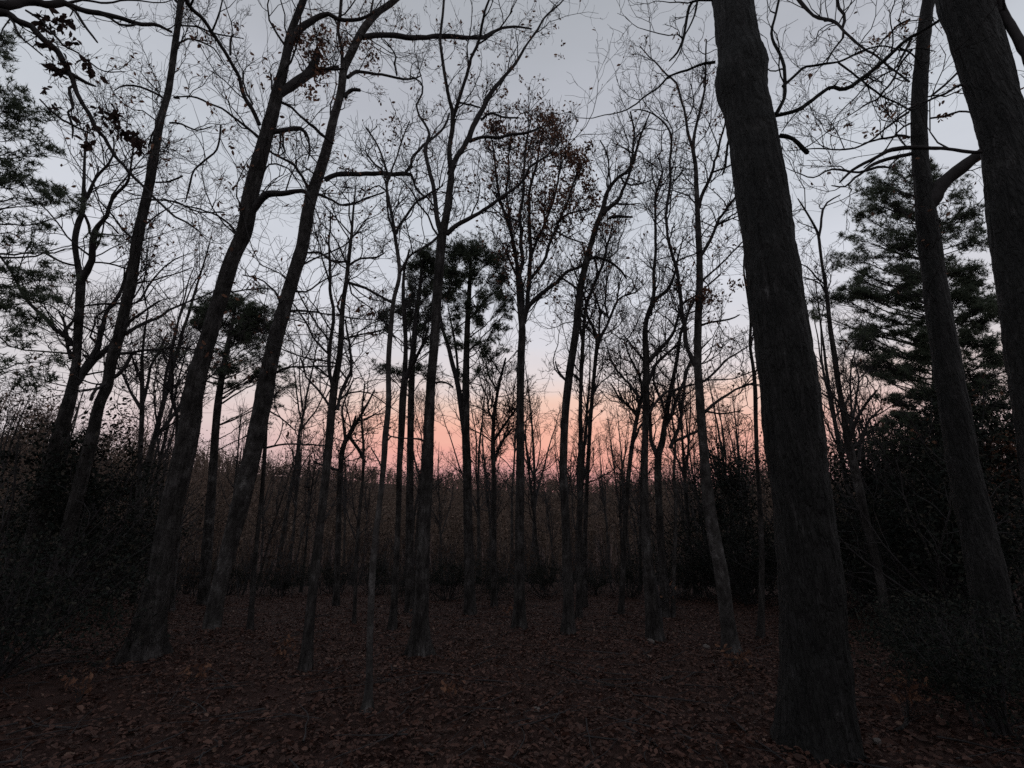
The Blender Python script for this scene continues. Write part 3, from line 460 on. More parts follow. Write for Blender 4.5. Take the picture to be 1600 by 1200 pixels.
tree('pole_tree', 'pale spindly pole at left in front of the dark holly thicket', 'tree', (268, 955), [
    "268,957,9 272,900,8 280,830,8 286,760,7 300,680,5 312,600,3"], clear=700, dens=1.2, L1=(.4, 1.2), k2=4, k3=3, mat=BARKP, seed=28, sides=12, group=G)
tree('hardwood_tree', 'bare tree with fanned limbs at left, between the slender trunk and the stout forked one', 'tree', (210, 945), [
    "208,947,11 212,860,10 216,780,9 220,690,8 222,640,8 222,590,7 222,560,5 226,520,4 230,490,2.4", "222,632,6 232,600,5 238,570,4 250,540,3 262,520,2", "221,640,6 205,610,4.5 190,585,3 180,560,2", "277,700,8 276,640,6 273,600,5 270,560,4 268,540,3", "222,600,4 212,570,3 205,545,2"],
    clear=700, dens=2.4, L1=(.5, 1.6), k2=7, k3=4, seed=29, sides=12, leaf=.03, group=G, tipk=.9)
tree('hardwood_tree', 'slender sapling whose flared foot stands left of the nearest thin pale trunk', 'tree', (553, 978), [
    "553,980,6 556,900,6 560,820,5.5 566,760,5 568,700,4.5 565,650,3.4 570,600,2.6"], clear=760, dens=2.2, L1=(.4, 1.3), k2=6, k3=3, seed=30, sides=10, group=G)
# a tree beyond the left edge whose limbs cross the upper left corner
tree('oak_tree', 'dark leafy limbs reaching into the upper left corner from a tree beyond the edge', 'tree', None, [
    "-330,1180,90 -290,900,80 -250,650,70 -215,400,62 -190,200,54 -175,60,50 -165,-120,40",
    "-185,60,30 -130,30,26 -60,6,22 0,12,15 22,20,13 45,38,12 75,66,11 100,94,10 113,112,9 120,130,8 132,155,7 150,190,7 168,220,6 183,245,5.5 203,268,5 222,288,4.5 235,302,4.5 262,326,4 290,348,3.4 312,362,2.4",
    "-180,20,26 -90,0,24 0,4,18 50,2,15 90,6,13 120,10,10 150,18,9 180,28,8 210,36,7 245,42,6 268,50,4", "112,116,8 125,124,7 140,131,5 150,135,3", "100,6,5 140,3,4 170,6,3.6 200,2,3 240,4,2", "110,12,5 122,22,5 130,38,5 140,52,4 152,66,3",
    "40,16,4 70,38,4 90,55,4 105,72,3.4 125,86,3 160,108,2.4 195,112,1.6", "118,132,5 108,138,5 112,150,5 114,168,4 106,175,4 113,196,4 113,215,2.4", "8,20,5 22,38,4 28,50,4 50,72,3.4 66,86,3", "62,155,3 90,180,4 113,196,4 140,208,3", "150,18,4 175,32,4 200,40,4 215,38,3"],
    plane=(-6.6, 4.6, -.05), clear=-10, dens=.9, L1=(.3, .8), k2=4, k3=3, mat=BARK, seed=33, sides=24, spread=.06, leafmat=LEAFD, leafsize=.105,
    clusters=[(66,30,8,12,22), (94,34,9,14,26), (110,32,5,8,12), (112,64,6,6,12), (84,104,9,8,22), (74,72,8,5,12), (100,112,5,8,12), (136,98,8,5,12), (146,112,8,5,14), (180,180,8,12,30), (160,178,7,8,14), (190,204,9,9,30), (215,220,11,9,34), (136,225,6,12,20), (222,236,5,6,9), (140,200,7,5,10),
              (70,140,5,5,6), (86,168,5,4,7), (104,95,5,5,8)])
# ------------------------------------------------------------------ pines
def pine(name, label, base, limbs, blobs, group='pines standing behind the hardwoods', seed=1, tuft=(11, .11, .0065), plane=None, rad=1.0, den=4.4, rise=.9, cat='pine tree'):
    rng = np.random.default_rng(seed+90); B = base_point(*base) if plane is None else np.array(plane, float)
    nh2 = nrm(nrm(np.array([B[0], B[1], 0.]))+np.array([0, 1.2, 0])); D0 = float(B@nh2)
    root = bpy.data.objects.new(name, None); SC.collection.objects.link(root); root.location = B; root['label'] = label; root['category'] = cat; root['group'] = group
    tr, cr, nd = MB(), MB(), MB(); tip = .0004*depth_of(B)
    def un(c, off): d = ray(c[:, 0], c[:, 1]); t = (D0+off)/(d@nh2); return np.array([0, 0, CAMH])+d*t[:, None], t
    axis = None
    for k, s in enumerate(limbs):
        a = parse(s); c = catmull(a, 60); P, t = un(c, np.zeros(60)+.1*np.sin(np.linspace(0, 6, 60)+k)); r = c[:, 2]/2*t/F
        if k == 0:
            dn = P[0].copy(); dn[2] = B[2]-.3; P = np.vstack([dn, P]); r = np.r_[r[0], r]; axis = (c, P[1:])
            tubes(tr, P[None], r[None], 16, .04, (B[2], .3, .3), seed)
        else: tubes(cr, P[None], r[None], 8, .03, seed=seed+k)
        if k and len(axis[0]) < 400: axis = (np.vstack([axis[0], c]), np.vstack([axis[1], P]))
    ex, ey = axis[0][:, 0], axis[0][:, 1]
    for (x, y, rx, ry, n) in blobs:
        cc = np.array([[x, y]]); off = rng.uniform(-.55, .55)*max(np.abs(x-ex).min(), 25)*D0/F*rad
        C, t = un(cc, off); i = (np.abs(ey-(y+rise*np.abs(x-ex)+6))+.15*np.abs(x-ex)).argmin()
        S0 = axis[1][i]; s = np.linspace(0, 1, 14)[:, None]; l = np.linalg.norm(C[0]-S0); mid = (S0+C[0])/2+np.array([0, 0, -.1*l])+rng.normal(size=3)*.05*l
        q = S0*(1-s)**2+2*mid*s*(1-s)+C[0]*s*s; q[1:-1] += np.cumsum(rng.normal(size=(12, 3))*.016, 0)*np.sin(s*pi)[1:-1]
        tubes(cr, q[None], np.linspace(.011*l+tip*1.4, tip*1.2, 14)[None], 6)
        k_ = 4 if rx < 16 else 6
        for _ in range(k_):
            s_ = rng.uniform(.4, .85); Cs, ts = un(np.array([[x+rng.normal()*rx*.65, y+rng.normal()*ry*.8]]), off+rng.normal()*.5*rx*t[0]/F)
            ax_, ay_ = rx*s_*ts[0]/F, (ry*s_*1.1+1)*ts[0]/F; m_ = max(4, int(n*den/k_*rng.uniform(.6, 1.5)))
            g = nrm(rng.normal(size=(m_, 3)))*(rng.random((m_, 1))**.5)*np.array([ax_, .5*ax_+.5*ay_, ay_]); g *= 1+.5*vnoise(g*2.2/max(ax_, .2)+seed)[:, None]
            E = Cs+g; m = max(2, m_//3); e = E[:m]; o = q[rng.integers(8, 14, m)]; ss = np.linspace(0, 1, 5)[None, :, None]
            tw = o[:, None]*(1-ss)+e[:, None]*ss+rng.normal(size=(m, 5, 3))*.02; tubes(cr, tw, np.linspace(tip*1.3, tip*.7, 5)[None].repeat(m, 0), 3)
            needles(nd, E, rng, *tuft)
    tr.build('trunk', BARK, root); cr.build('crown', TWIG, root); nd.build('needles', NEED, root, smooth=False); TREES.append(root); return root
def blobs_auto(cx, cy, rx, ry, k, seed, n=26, s=(.16, .26), flat=.6):
    r = np.random.default_rng(seed); out = []
    for _ in range(k):
        a = r.uniform(0, 2*pi); q = r.random()**.5; b = r.uniform(*s)*rx; out.append((cx+rx*q*math.cos(a), cy+ry*q*math.sin(a), b, b*flat, n))
    return out
pine('pine_tree', 'round-topped pine with a second stem at centre, tallest of the pines', (733, 962), [
    "735,964,17 733,880,16 731,800,14 730,733,13.5 728,683,12.5 728,600,11 730,517,9 733,460,7 735,420,5 736,385,3",
    "727,680,10 723,650,10 715,600,8 706,565,7 700,540,6 692,515,5 688,490,3", "716,590,4 713,550,4 708,520,3 700,480,2"],
    [(722,392,30,16,120), (700,405,22,14,80), (745,395,22,16,80), (770,400,16,14,60), (775,425,18,14,60), (742,430,24,14,60), (785,445,14,14,34), (790,470,12,12,28), (762,462,18,14,50), (745,480,16,14,50), (712,440,18,14,50),
     (702,425,16,14,50), (718,475,16,16,46), (755,500,18,8,26), (770,515,20,8,24), (790,490,14,8,18), (745,535,20,7,26), (760,548,16,7,18), (782,550,14,6,12), (715,510,14,12,24), (700,470,14,12,30), (706,543,14,7,14), (748,577,12,6,12), (722,585,10,6,10)], seed=1)
pine('pine_tree', 'dark pine whose clumped crown touches the round-topped one on its left', (640, 958), [
    "640,960,14 640,880,13 640,800,12 641,720,11 642,640,10 645,560,9 650,500,8 656,450,6 660,410,4"],
    [(672,402,22,15,90), (658,412,18,13,70), (690,412,16,12,60), (650,432,16,12,44), (680,435,20,14,60), (645,455,14,12,36), (668,460,18,14,50), (690,462,12,12,34), (640,478,14,9,40), (630,482,14,8,40), (650,495,18,12,46), (598,498,12,8,24), (606,510,12,7,18),
     (675,495,16,12,40), (655,515,16,10,34), (668,530,14,7,20), (690,520,10,8,20), (646,540,12,6,14), (600,575,16,7,22), (618,582,10,6,14), (655,578,18,8,26), (672,585,12,6,16), (640,600,8,5,8)], seed=2)
pine('pine_tree', 'dome-topped pine half hidden behind the two leaning trunks at left', (322, 945), [
    "318,948,17 322,880,16 328,800,14 333,730,12 337,670,11 342,620,10 350,570,8 358,530,7 364,500,5 368,475,3"],
    [(372,470,26,14,110), (350,478,20,12,60), (390,488,20,14,90), (405,503,18,10,80), (415,512,10,7,30), (310,495,14,14,60), (322,488,14,10,40), (298,505,12,8,26), (312,515,12,9,24), (380,510,18,12,46), (358,505,16,12,40), (365,535,18,8,26), (390,530,18,8,28), (410,535,16,8,26),
     (340,545,16,7,20), (420,550,16,7,20), (395,558,22,6,20), (370,572,20,6,16), (335,575,14,6,16), (430,570,14,6,16), (440,578,12,6,14), (400,590,24,6,20), (440,606,18,8,30), (425,618,14,6,16), (370,602,14,5,10), (270,548,20,8,26), (250,552,12,5,10), (385,655,24,5,10), (410,665,12,4,8)]+blobs_auto(365,500,62,32,14,7,34,(.18,.32))+blobs_auto(385,570,62,34,10,8,20,(.2,.34),.4), seed=3, rise=.5)
pine('pine_tree', 'big layered pine behind the dark trunks at right', (1478, 962), [
    "1495,965,30 1490,880,28 1484,800,25 1478,720,22 1472,640,20 1466,560,17 1460,480,14 1455,400,11 1452,330,7 1448,280,4"],
    [(1400,270,16,9,30), (1430,275,18,9,30), (1452,262,14,8,26), (1380,292,18,9,36), (1410,300,24,11,44), (1360,300,14,8,22), (1470,285,16,10,30), (1345,330,18,10,40), (1370,325,16,10,30), (1400,330,20,10,36), (1430,330,20,12,40), (1330,368,12,5,16), (1365,372,22,9,40),
     (1400,372,24,9,44), (1430,385,22,12,44), (1500,300,20,14,36), (1520,330,18,16,36), (1500,360,22,16,44), (1530,380,18,14,34), (1310,410,20,7,30), (1340,405,22,8,40), (1375,402,24,7,40), (1400,415,24,8,44), (1420,432,22,8,40), (1315,462,24,8,60), (1345,458,24,8,60), (1375,465,28,8,64), (1410,472,26,9,60), (1285,492,16,5,30), (1435,455,18,9,40),
     (1390,495,22,8,40), (1360,515,20,6,30), (1350,525,16,6,30), (1380,520,20,6,34), (1410,520,24,8,50), (1345,545,18,7,36), (1370,560,18,8,40), (1345,572,16,6,30), (1395,550,22,8,40), (1420,560,20,8,40), (1435,500,18,10,44), (1400,582,24,6,44), (1380,590,16,5,26), (1430,590,18,8,40),
     (1440,620,22,8,50), (1410,630,20,8,50), (1390,620,14,6,20), (1395,650,16,7,30), (1425,660,22,10,60), (1450,650,20,10,50), (1380,670,18,7,40), (1410,690,24,8,60), (1390,712,16,6,30), (1440,700,22,12,60),
     (1510,420,24,12,50), (1535,440,18,10,40), (1500,470,24,12,60), (1530,490,20,12,50), (1515,530,24,12,60), (1545,560,20,12,50), (1520,585,24,14,60), (1550,620,22,14,50), (1530,650,26,14,60), (1560,680,20,14,50), (1500,630,24,14,60), (1480,700,24,14,60), (1520,710,26,14,60)]+blobs_auto(1425,430,105,170,40,5,34,(.12,.24))+blobs_auto(1500,560,90,150,30,6,44,(.14,.28)), seed=4, rise=.3, tuft=(12, .13, .007), rad=.7, den=3.0)
pine('pine_tree', 'blurred evergreen boughs hanging in at the left edge', None, [
    "-60,960,60 -55,800,56 -50,620,50 -42,440,40 -36,300,32 -30,150,22 -26,40,12 -22,-40,6"],
    [(0,62,22,10,30), (15,72,20,9,26), (0,95,14,10,20), (12,140,30,12,60), (30,158,28,12,60), (10,172,32,12,70), (45,180,24,9,36), (20,195,24,8,40), (0,215,26,8,30), (40,205,26,7,24), (20,240,30,7,36), (60,225,22,6,22), (85,235,16,5,14), (15,265,34,9,60), (35,278,28,9,50), (60,288,22,9,40), (0,290,26,10,50),
     (72,308,20,8,36), (100,312,22,7,36), (40,315,30,7,30), (90,300,18,7,24), (120,330,16,6,14), (30,340,30,6,24), (70,350,24,6,20), (20,375,26,6,22), (60,390,26,7,22), (10,420,34,8,50), (40,432,26,8,40), (20,455,34,9,60), (70,425,24,7,30), (90,432,18,6,20), (55,460,26,8,40), (80,468,20,6,26), (10,480,30,9,50), (40,492,26,7,30), (20,512,26,7,24),
     (150,370,14,6,14), (165,375,12,5,10), (60,510,20,6,20), (30,535,26,7,20), (0,560,30,8,26), (50,570,26,8,24), (20,590,30,9,30), (90,560,20,7,16), (75,600,26,9,24)], seed=5, plane=(-8.6, 5.6, -.1), group=None or 'evergreens at the left edge', rise=.1, tuft=(12, .09, .006), rad=.35, den=1.25)

tree('beech_tree', 'young tree still holding rusty leaves, between the dark trunks at the right edge', 'tree', (1562, 985), [
    "1562,987,12 1560,930,11 1566,860,10 1572,790,8 1575,720,6 1580,670,5 1586,620,3", "1570,800,5 1552,770,4 1540,740,3 1530,720,2", "1573,740,5 1590,710,4 1602,690,3", "1562,880,4 1540,865,3 1520,855,2"],
    clear=900, dens=2.0, L1=(.4, 1.3), k2=6, k3=3, seed=41, sides=14, leaf=.5, leafsize=.11, clusters=[(1580,700,24,26,120), (1570,740,22,16,70), (1590,660,14,14,40), (1520,868,10,18,40), (1550,700,12,12,24)])
# ------------------------------------------------------------------ slim bare saplings farther back: ten built, the rest copied
def sapling(H, seed, lean=0.0, forks=2, leaf=.03):
    rng = np.random.default_rng(seed+500); tr, cr, lf = MB(), MB(), MB(); n = 34; s = np.linspace(0, 1, n)
    P = np.stack([lean*s*H*.2+.05*H*np.sin(s*rng.uniform(2, 5)+seed)*s*.4+np.cumsum(rng.normal(size=n)*.012)*H*.12, .04*H*np.sin(s*3+seed*2)*s, s*H-.3*(1-s)], -1)
    r0 = .0075*H+.01; R = r0*(1-s)**.75+.008; tubes(tr, P[None], R[None], 10, .06, (0, .4, .2), seed)
    st = [(P, R)]
    for f in range(forks):
        i = int(n*rng.uniform(.3, .65)); D = perp_dirs(nrm(P[i+1]-P[i])[None], rng, np.array([rng.uniform(.3, .6)])); ln = H*(1-i/n)*.8
        q = paths(P[i:i+1], D, np.array([ln]), 20, rng, .06, .09)[0]; rq = R[i]*.65*(1-np.linspace(0, 1, 20))**.8+.007; tubes(cr, q[None], rq[None], 6); st.append((q, rq))
    for P_, R_ in st:
        k = len(P_); P2 = P_[None, int(k*.3):] if P_ is P else P_[None]; R2 = R_[None, int(k*.3):] if P_ is P else R_[None]
        Q, Rq, l = spawn(P2, R2, 13 if P_ is P else 8, rng, (.14, .42), 9, (.5, 1.1), .0, .12, .16, .55, .0065)
        tubes(cr, Q, Rq, 4); Q2, Rr, l = spawn(Q, Rq, 7, rng, (.3, .7), 6, tip=.006); tubes(cr, Q2, Rr, 3)
        Q3, R3, l = spawn(Q2, Rr, 3, rng, (.4, .8), 4, tip=.0055); tubes(cr, Q3, R3, 3)
        E = Q3[:, -1]; leaves(lf, E[rng.random(len(E)) < leaf*.7], .1, rng)
    root = bpy.data.objects.new('bare_sapling', None); SC.collection.objects.link(root)
    tr.build('trunk', BARK, root); cr.build('crown', TWIG, root); lf.build('leaves', LEAF, root, smooth=False); return root
def copy_thing(r):
    c = r.copy(); SC.collection.objects.link(c)
    for ch in r.children:
        d = ch.copy(); SC.collection.objects.link(d); d.parent = c
    return c
protos = [sapling(H, i, l, f, lf) for i, (H, l, f, lf) in enumerate([(8, .3, 2, .02), (9, -.4, 3, .06), (10, .1, 2, .03), (11, -.2, 3, .02), (12, .2, 3, .05), (7, .8, 2, .02), (9.5, -.7, 2, .1), (13, 0, 3, .02), (7.5, .5, 4, .12), (10.5, -.1, 4, .04)])]
MARKS = [(60, 'the crooked far-left tree'), (150, 'the slender left trunk'), (300, 'the stout forked trunk'), (405, 'the pale-footed trunk'), (516, 'the narrow twin-stemmed tree'), (603, 'the pale pole tree'), (669, 'the straight grey tree'),
         (730, 'the round-topped pine'), (813, 'the brown-leaved tree'), (885, 'the arching tree'), (1009, 'the dark many-stemmed tree'), (1098, 'the pale tallest trunk'), (1240, 'the massive oak'), (1325, 'the slim curving tree'), (1490, 'the dark trunks at right')]
rs = np.random.default_rng(77); spots = []
for px in [22, 80, 118, 176, 196, 232, 252, 262, 300, 352, 372, 428, 440, 455, 470, 488, 500, 548, 562, 580, 640, 652, 690, 705, 716, 748, 762, 790, 800, 828, 840, 858, 868, 895, 935, 946, 958, 968, 986, 1000, 1020, 1046, 1062, 1076, 1086, 1116, 1128, 1146, 1160, 1172, 1300, 1316, 1336, 1352, 1366, 1380, 1405, 1430, 1520, 1560, 1590]:
    for far in (0, 1):
        y = rs.uniform(17, 27) if not far else rs.uniform(28, 46)
        if rs.random() < (.68 if not far else .3): continue
        spots.append((px+rs.uniform(-9, 9), y, far))
lab = []; used = set(); TR = ['straight', 'many-forked', 'plain', 'tall', 'bushy', 'short slanting', 'leaning', 'very tall', 'short leafy', 'twiggy']
for i, (px, y, far) in enumerate(spots):
    k = int(rs.integers(len(protos))); h = rs.uniform(.72, 1.05)*(1.0+.35*far)*(1.25 if px < 260 or px > 1300 else 1)
    o = protos[k] if k not in used else copy_thing(protos[k]); used.add(k)
    d = ray(px, 740); x = d[0]/d[1]*y; o.location = (x, y, float(ground_z(x, y))); o.rotation_euler.z = rs.uniform(0, 2*pi); o.scale = (h,)*3
    m = [q for q in MARKS]; l_ = [n_ for p_, n_ in m if p_ <= px]; r_ = [n_ for p_, n_ in m if p_ > px]
    where = ('between %s and %s' % (l_[-1], r_[0])) if l_ and r_ else ('left of %s' % r_[0] if r_ else 'right of %s' % l_[-1])
    lab.append([px, o]); o['label'] = ('distant ' if far else 'nearer ')+TR[k]+' sapling '+where
    o['category'] = 'sapling'; o['group'] = 'thin bare trees beyond the clearing, '+('far ' if far else 'near ')+where
for t_ in set(o['label'] for _, o in lab):              # two alike in the same gap: say which side
    same = sorted([(px, o.name) for px, o in lab if o['label'] == t_])
    if len(same) > 1:
        for (px, nm), w_ in zip(same, ('left', 'right') if len(same) == 2 else ('leftmost', 'middle', 'rightmost', 'outermost')): bpy.data.objects[nm]['label'] = w_+' '+t_
# ------------------------------------------------------------------ dark evergreen shrubs round the clearing
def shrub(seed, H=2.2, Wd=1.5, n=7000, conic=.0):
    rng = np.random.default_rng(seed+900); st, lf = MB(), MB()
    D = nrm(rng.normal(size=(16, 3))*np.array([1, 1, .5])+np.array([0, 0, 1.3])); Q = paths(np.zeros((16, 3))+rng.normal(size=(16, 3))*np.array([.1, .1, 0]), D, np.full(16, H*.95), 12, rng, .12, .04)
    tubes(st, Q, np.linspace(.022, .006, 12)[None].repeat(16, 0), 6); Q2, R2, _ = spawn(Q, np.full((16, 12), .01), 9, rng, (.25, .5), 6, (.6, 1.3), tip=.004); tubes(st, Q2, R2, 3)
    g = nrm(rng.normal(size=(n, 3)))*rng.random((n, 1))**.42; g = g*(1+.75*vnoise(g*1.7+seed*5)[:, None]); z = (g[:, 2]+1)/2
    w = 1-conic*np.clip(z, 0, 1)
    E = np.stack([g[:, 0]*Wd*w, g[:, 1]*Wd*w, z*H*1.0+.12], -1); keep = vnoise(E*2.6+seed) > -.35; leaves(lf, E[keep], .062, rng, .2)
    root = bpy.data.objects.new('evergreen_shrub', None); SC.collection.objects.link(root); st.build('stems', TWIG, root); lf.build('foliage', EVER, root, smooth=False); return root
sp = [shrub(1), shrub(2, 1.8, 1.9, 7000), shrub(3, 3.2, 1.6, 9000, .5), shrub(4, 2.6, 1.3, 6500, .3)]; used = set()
SH = [(-8,1060,.9,1,'low dark bush filling the lower left edge'), (35,985,1.5,2,'tall dark evergreen bush at the left edge below the boughs'), (95,955,1.45,0,'dark bush beside the foot of the slender left trunk'), (150,935,1.5,2,'dark conical bush behind the slender left trunk'), (215,925,1.35,3,'dark bush left of the stout forked trunk, in shade'),
      (20,930,1.9,2,'highest dark evergreen at the left, behind the edge bushes'), (110,925,1.75,3,'upper dark evergreen mass left of the slender trunk'), (290,928,1.0,1,'dark bush seen between the stout and the pale-footed trunks'), (355,930,.9,0,'dark bush right behind the pale-footed trunk'), (440,932,.9,1,'broad dark bush left of the twin-stemmed narrow tree'), (520,928,.85,0,'dark bush behind the forked little tree'),
      (585,930,.85,3,'dark bush behind the slim pale pole tree'), (640,940,.85,1,'dark bush at the foot of the left pine'), (700,940,1.0,0,'black bush in the hollow between grey tree and round-topped pine'), (770,936,.95,1,'dark bush just left of the brown-leaved tree'), (850,934,.9,0,'dark bush just right of the brown-leaved tree'), (930,930,.8,1,'low dark bush right of the arching-branched tree'),
      (985,934,.85,3,'dark bush behind the short slanting tree'), (1070,938,1.0,0,'dark bush left of the pale tallest trunk'), (1130,936,1.3,1,'dark bush right behind the pale tallest trunk'), (1160,930,1.75,2,'tall dark cedar-like bush left of the massive oak'), (1175,945,1.2,0,'dark bush touching the left side of the massive oak'), (1320,960,1.15,3,'dark bush right of the massive oak trunk'), (1345,935,1.3,1,'dark bush behind the slim curving tree'),
      (1410,960,1.5,2,'tall dark bush right of the slim curving tree'), (1450,985,1.35,0,'dark bush under the layered pine'), (1480,940,1.9,2,'highest dark evergreen behind the trunks at right'), (1540,1000,1.4,3,'dark bush between the two dark trunks at right'), (1600,985,1.7,2,'dark bush at the right edge behind the leaning trunk'), (1500,1085,.55,1,'small green holly bush in the lower right'), (1455,1060,.4,0,'small dark plant left of the lower right holly'), (1570,1150,.6,1,'black low bush in the lower right corner')]
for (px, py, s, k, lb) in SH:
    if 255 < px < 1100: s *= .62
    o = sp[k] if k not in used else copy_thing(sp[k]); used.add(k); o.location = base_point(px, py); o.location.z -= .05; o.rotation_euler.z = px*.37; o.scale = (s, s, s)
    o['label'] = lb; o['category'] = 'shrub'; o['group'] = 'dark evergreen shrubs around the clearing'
# ------------------------------------------------------------------ brown brush and the far wood (masses nobody could count)
def brush():
    rng = np.random.default_rng(4); st, lf = MB(), MB(); n = 1500
    a = rng.uniform(-.95, .95, n); d = rng.uniform(18, 48, n); x = d*np.sin(a); y = d*np.cos(a); B = np.stack([x, y, ground_z(x, y)-.1], -1)
    H = rng.uniform(.8, 2.6, n)*(.7+d/60); D = nrm(rng.normal(size=(n, 3))*.22+np.array([0, 0, 1])); Q = paths(B, D, H, 9, rng, .08, .05)
    tubes(st, Q, np.linspace(.02, .006, 9)[None].repeat(n, 0)*(.6+d/40)[:, None], 4)
    Q2, R2, _ = spawn(Q, np.full((n, 9), .012), 7, rng, (.2, .5), 6, (.4, 1.0), .3, .15, tip=.006); tubes(st, Q2, R2, 3)
    E = Q2[:, rng.integers(2, 6)]; E = np.concatenate([Q2[:, -1], Q2[:, 4], Q2[:, 2]]); E = E[rng.random(len(E)) < .6]; leaves(lf, E, .13, rng, .3, spread=.15)
    V = MB(); o = st.build('undergrowth', TWIG); stuff(o, 'tangle of thin bare stems beyond the clearing', 'undergrowth')
    o2 = lf.build('brush_foliage', BRUSH, smooth=False); stuff(o2, 'withered brown brush leaves beyond the clearing', 'undergrowth')
brush()
def far_wood():
    rng = np.random.default_rng(8); st, lf = MB(), MB(); n = 1000
    a = rng.uniform(-1.15, 1.15, n); d = 55+rng.random(n)**.8*95; x = d*np.sin(a); y = d*np.cos(a); B = np.stack([x, y, ground_z(x, y)-.2], -1)
    az_ = np.degrees(np.arctan2(x, y)); el = np.interp(az_, [-60, -41, -34, -26, -17, 0, 12, 22, 30, 60], [13, 11.3, 9.9, 8.3, 7.9, 7.5, 7.5, 8.4, 9.6, 9.6])
    top = np.tan(np.radians(el))*d+CAMH-B[:, 2]; H = top*rng.uniform(.62, 1.03, n)
    D = nrm(rng.normal(size=(n, 3))*.05+np.array([0, 0, 1])); Q = paths(B, D, H, 10, rng, .035, .03); tubes(st, Q, (np.linspace(1, .15, 10)[None]*(.011*H)[:, None]), 5)
    Q2, R2, _ = spawn(Q, np.full((n, 10), .06), 20, rng, (.15, .36), 5, (.4, 1.0), .25, .14, .2, tip=.02); tubes(st, Q2, R2, 3)
    Q3, R3, _ = spawn(Q2, R2, 3, rng, (.3, .6), 4, (.4, 1.0), .2, .1, .3, tip=.018); tubes(st, Q3, R3, 3)
    E = np.concatenate([Q3[:, -1], Q3[:, 2], Q3[:, 1], Q2[:, 2], Q2[:, 3]]); leaves(lf, E, .34, rng, .2, spread=.45)
    o = st.build('far_wood', FARW_HAZE); stuff(o, 'bare brown wood far beyond the clearing', 'woods')
    o2 = lf.build('far_wood_foliage', FARW_HAZE, smooth=False); stuff(o2, 'russet tops of the far wood under the pink sky', 'woods')
far_wood()
def ridge_wood():
    rng = np.random.default_rng(18); st, lf = MB(), MB(); n = 3600
    a = rng.uniform(-1.1, 1.1, n); d = 200+rng.random(n)**.6*235; x = d*np.sin(a); y = d*np.cos(a); B = np.stack([x, y, ground_z(x, y)-.3], -1); H = rng.uniform(5.5, 13, n)*(1+.35*vnoise(np.stack([x*.03, y*.03, x*0], -1)))
    D = nrm(rng.normal(size=(n, 3))*.05+np.array([0, 0, 1])); Q = paths(B, D, H, 5, rng, .04, .03); tubes(st, Q, np.linspace(.14, .04, 5)[None].repeat(n, 0), 3)
    Q2, R2, _ = spawn(Q, np.full((n, 5), .08), 9, rng, (.22, .45), 4, (.4, 1.1), .2, .12, .2, tip=.04); tubes(st, Q2, R2, 3)
    E = np.concatenate([Q2[:, -1], Q2[:, 2], Q2[:, 1]]); leaves(lf, E, 1.05, rng, .2, spread=.5)
    o = st.build('ridge_wood', FARW_HAZE); stuff(o, 'bare trees covering the far ridge', 'woods'); o2 = lf.build('ridge_wood_foliage', FARW_HAZE, smooth=False); stuff(o2, 'brown crowns of the trees along the far ridge', 'woods')
ridge_wood()
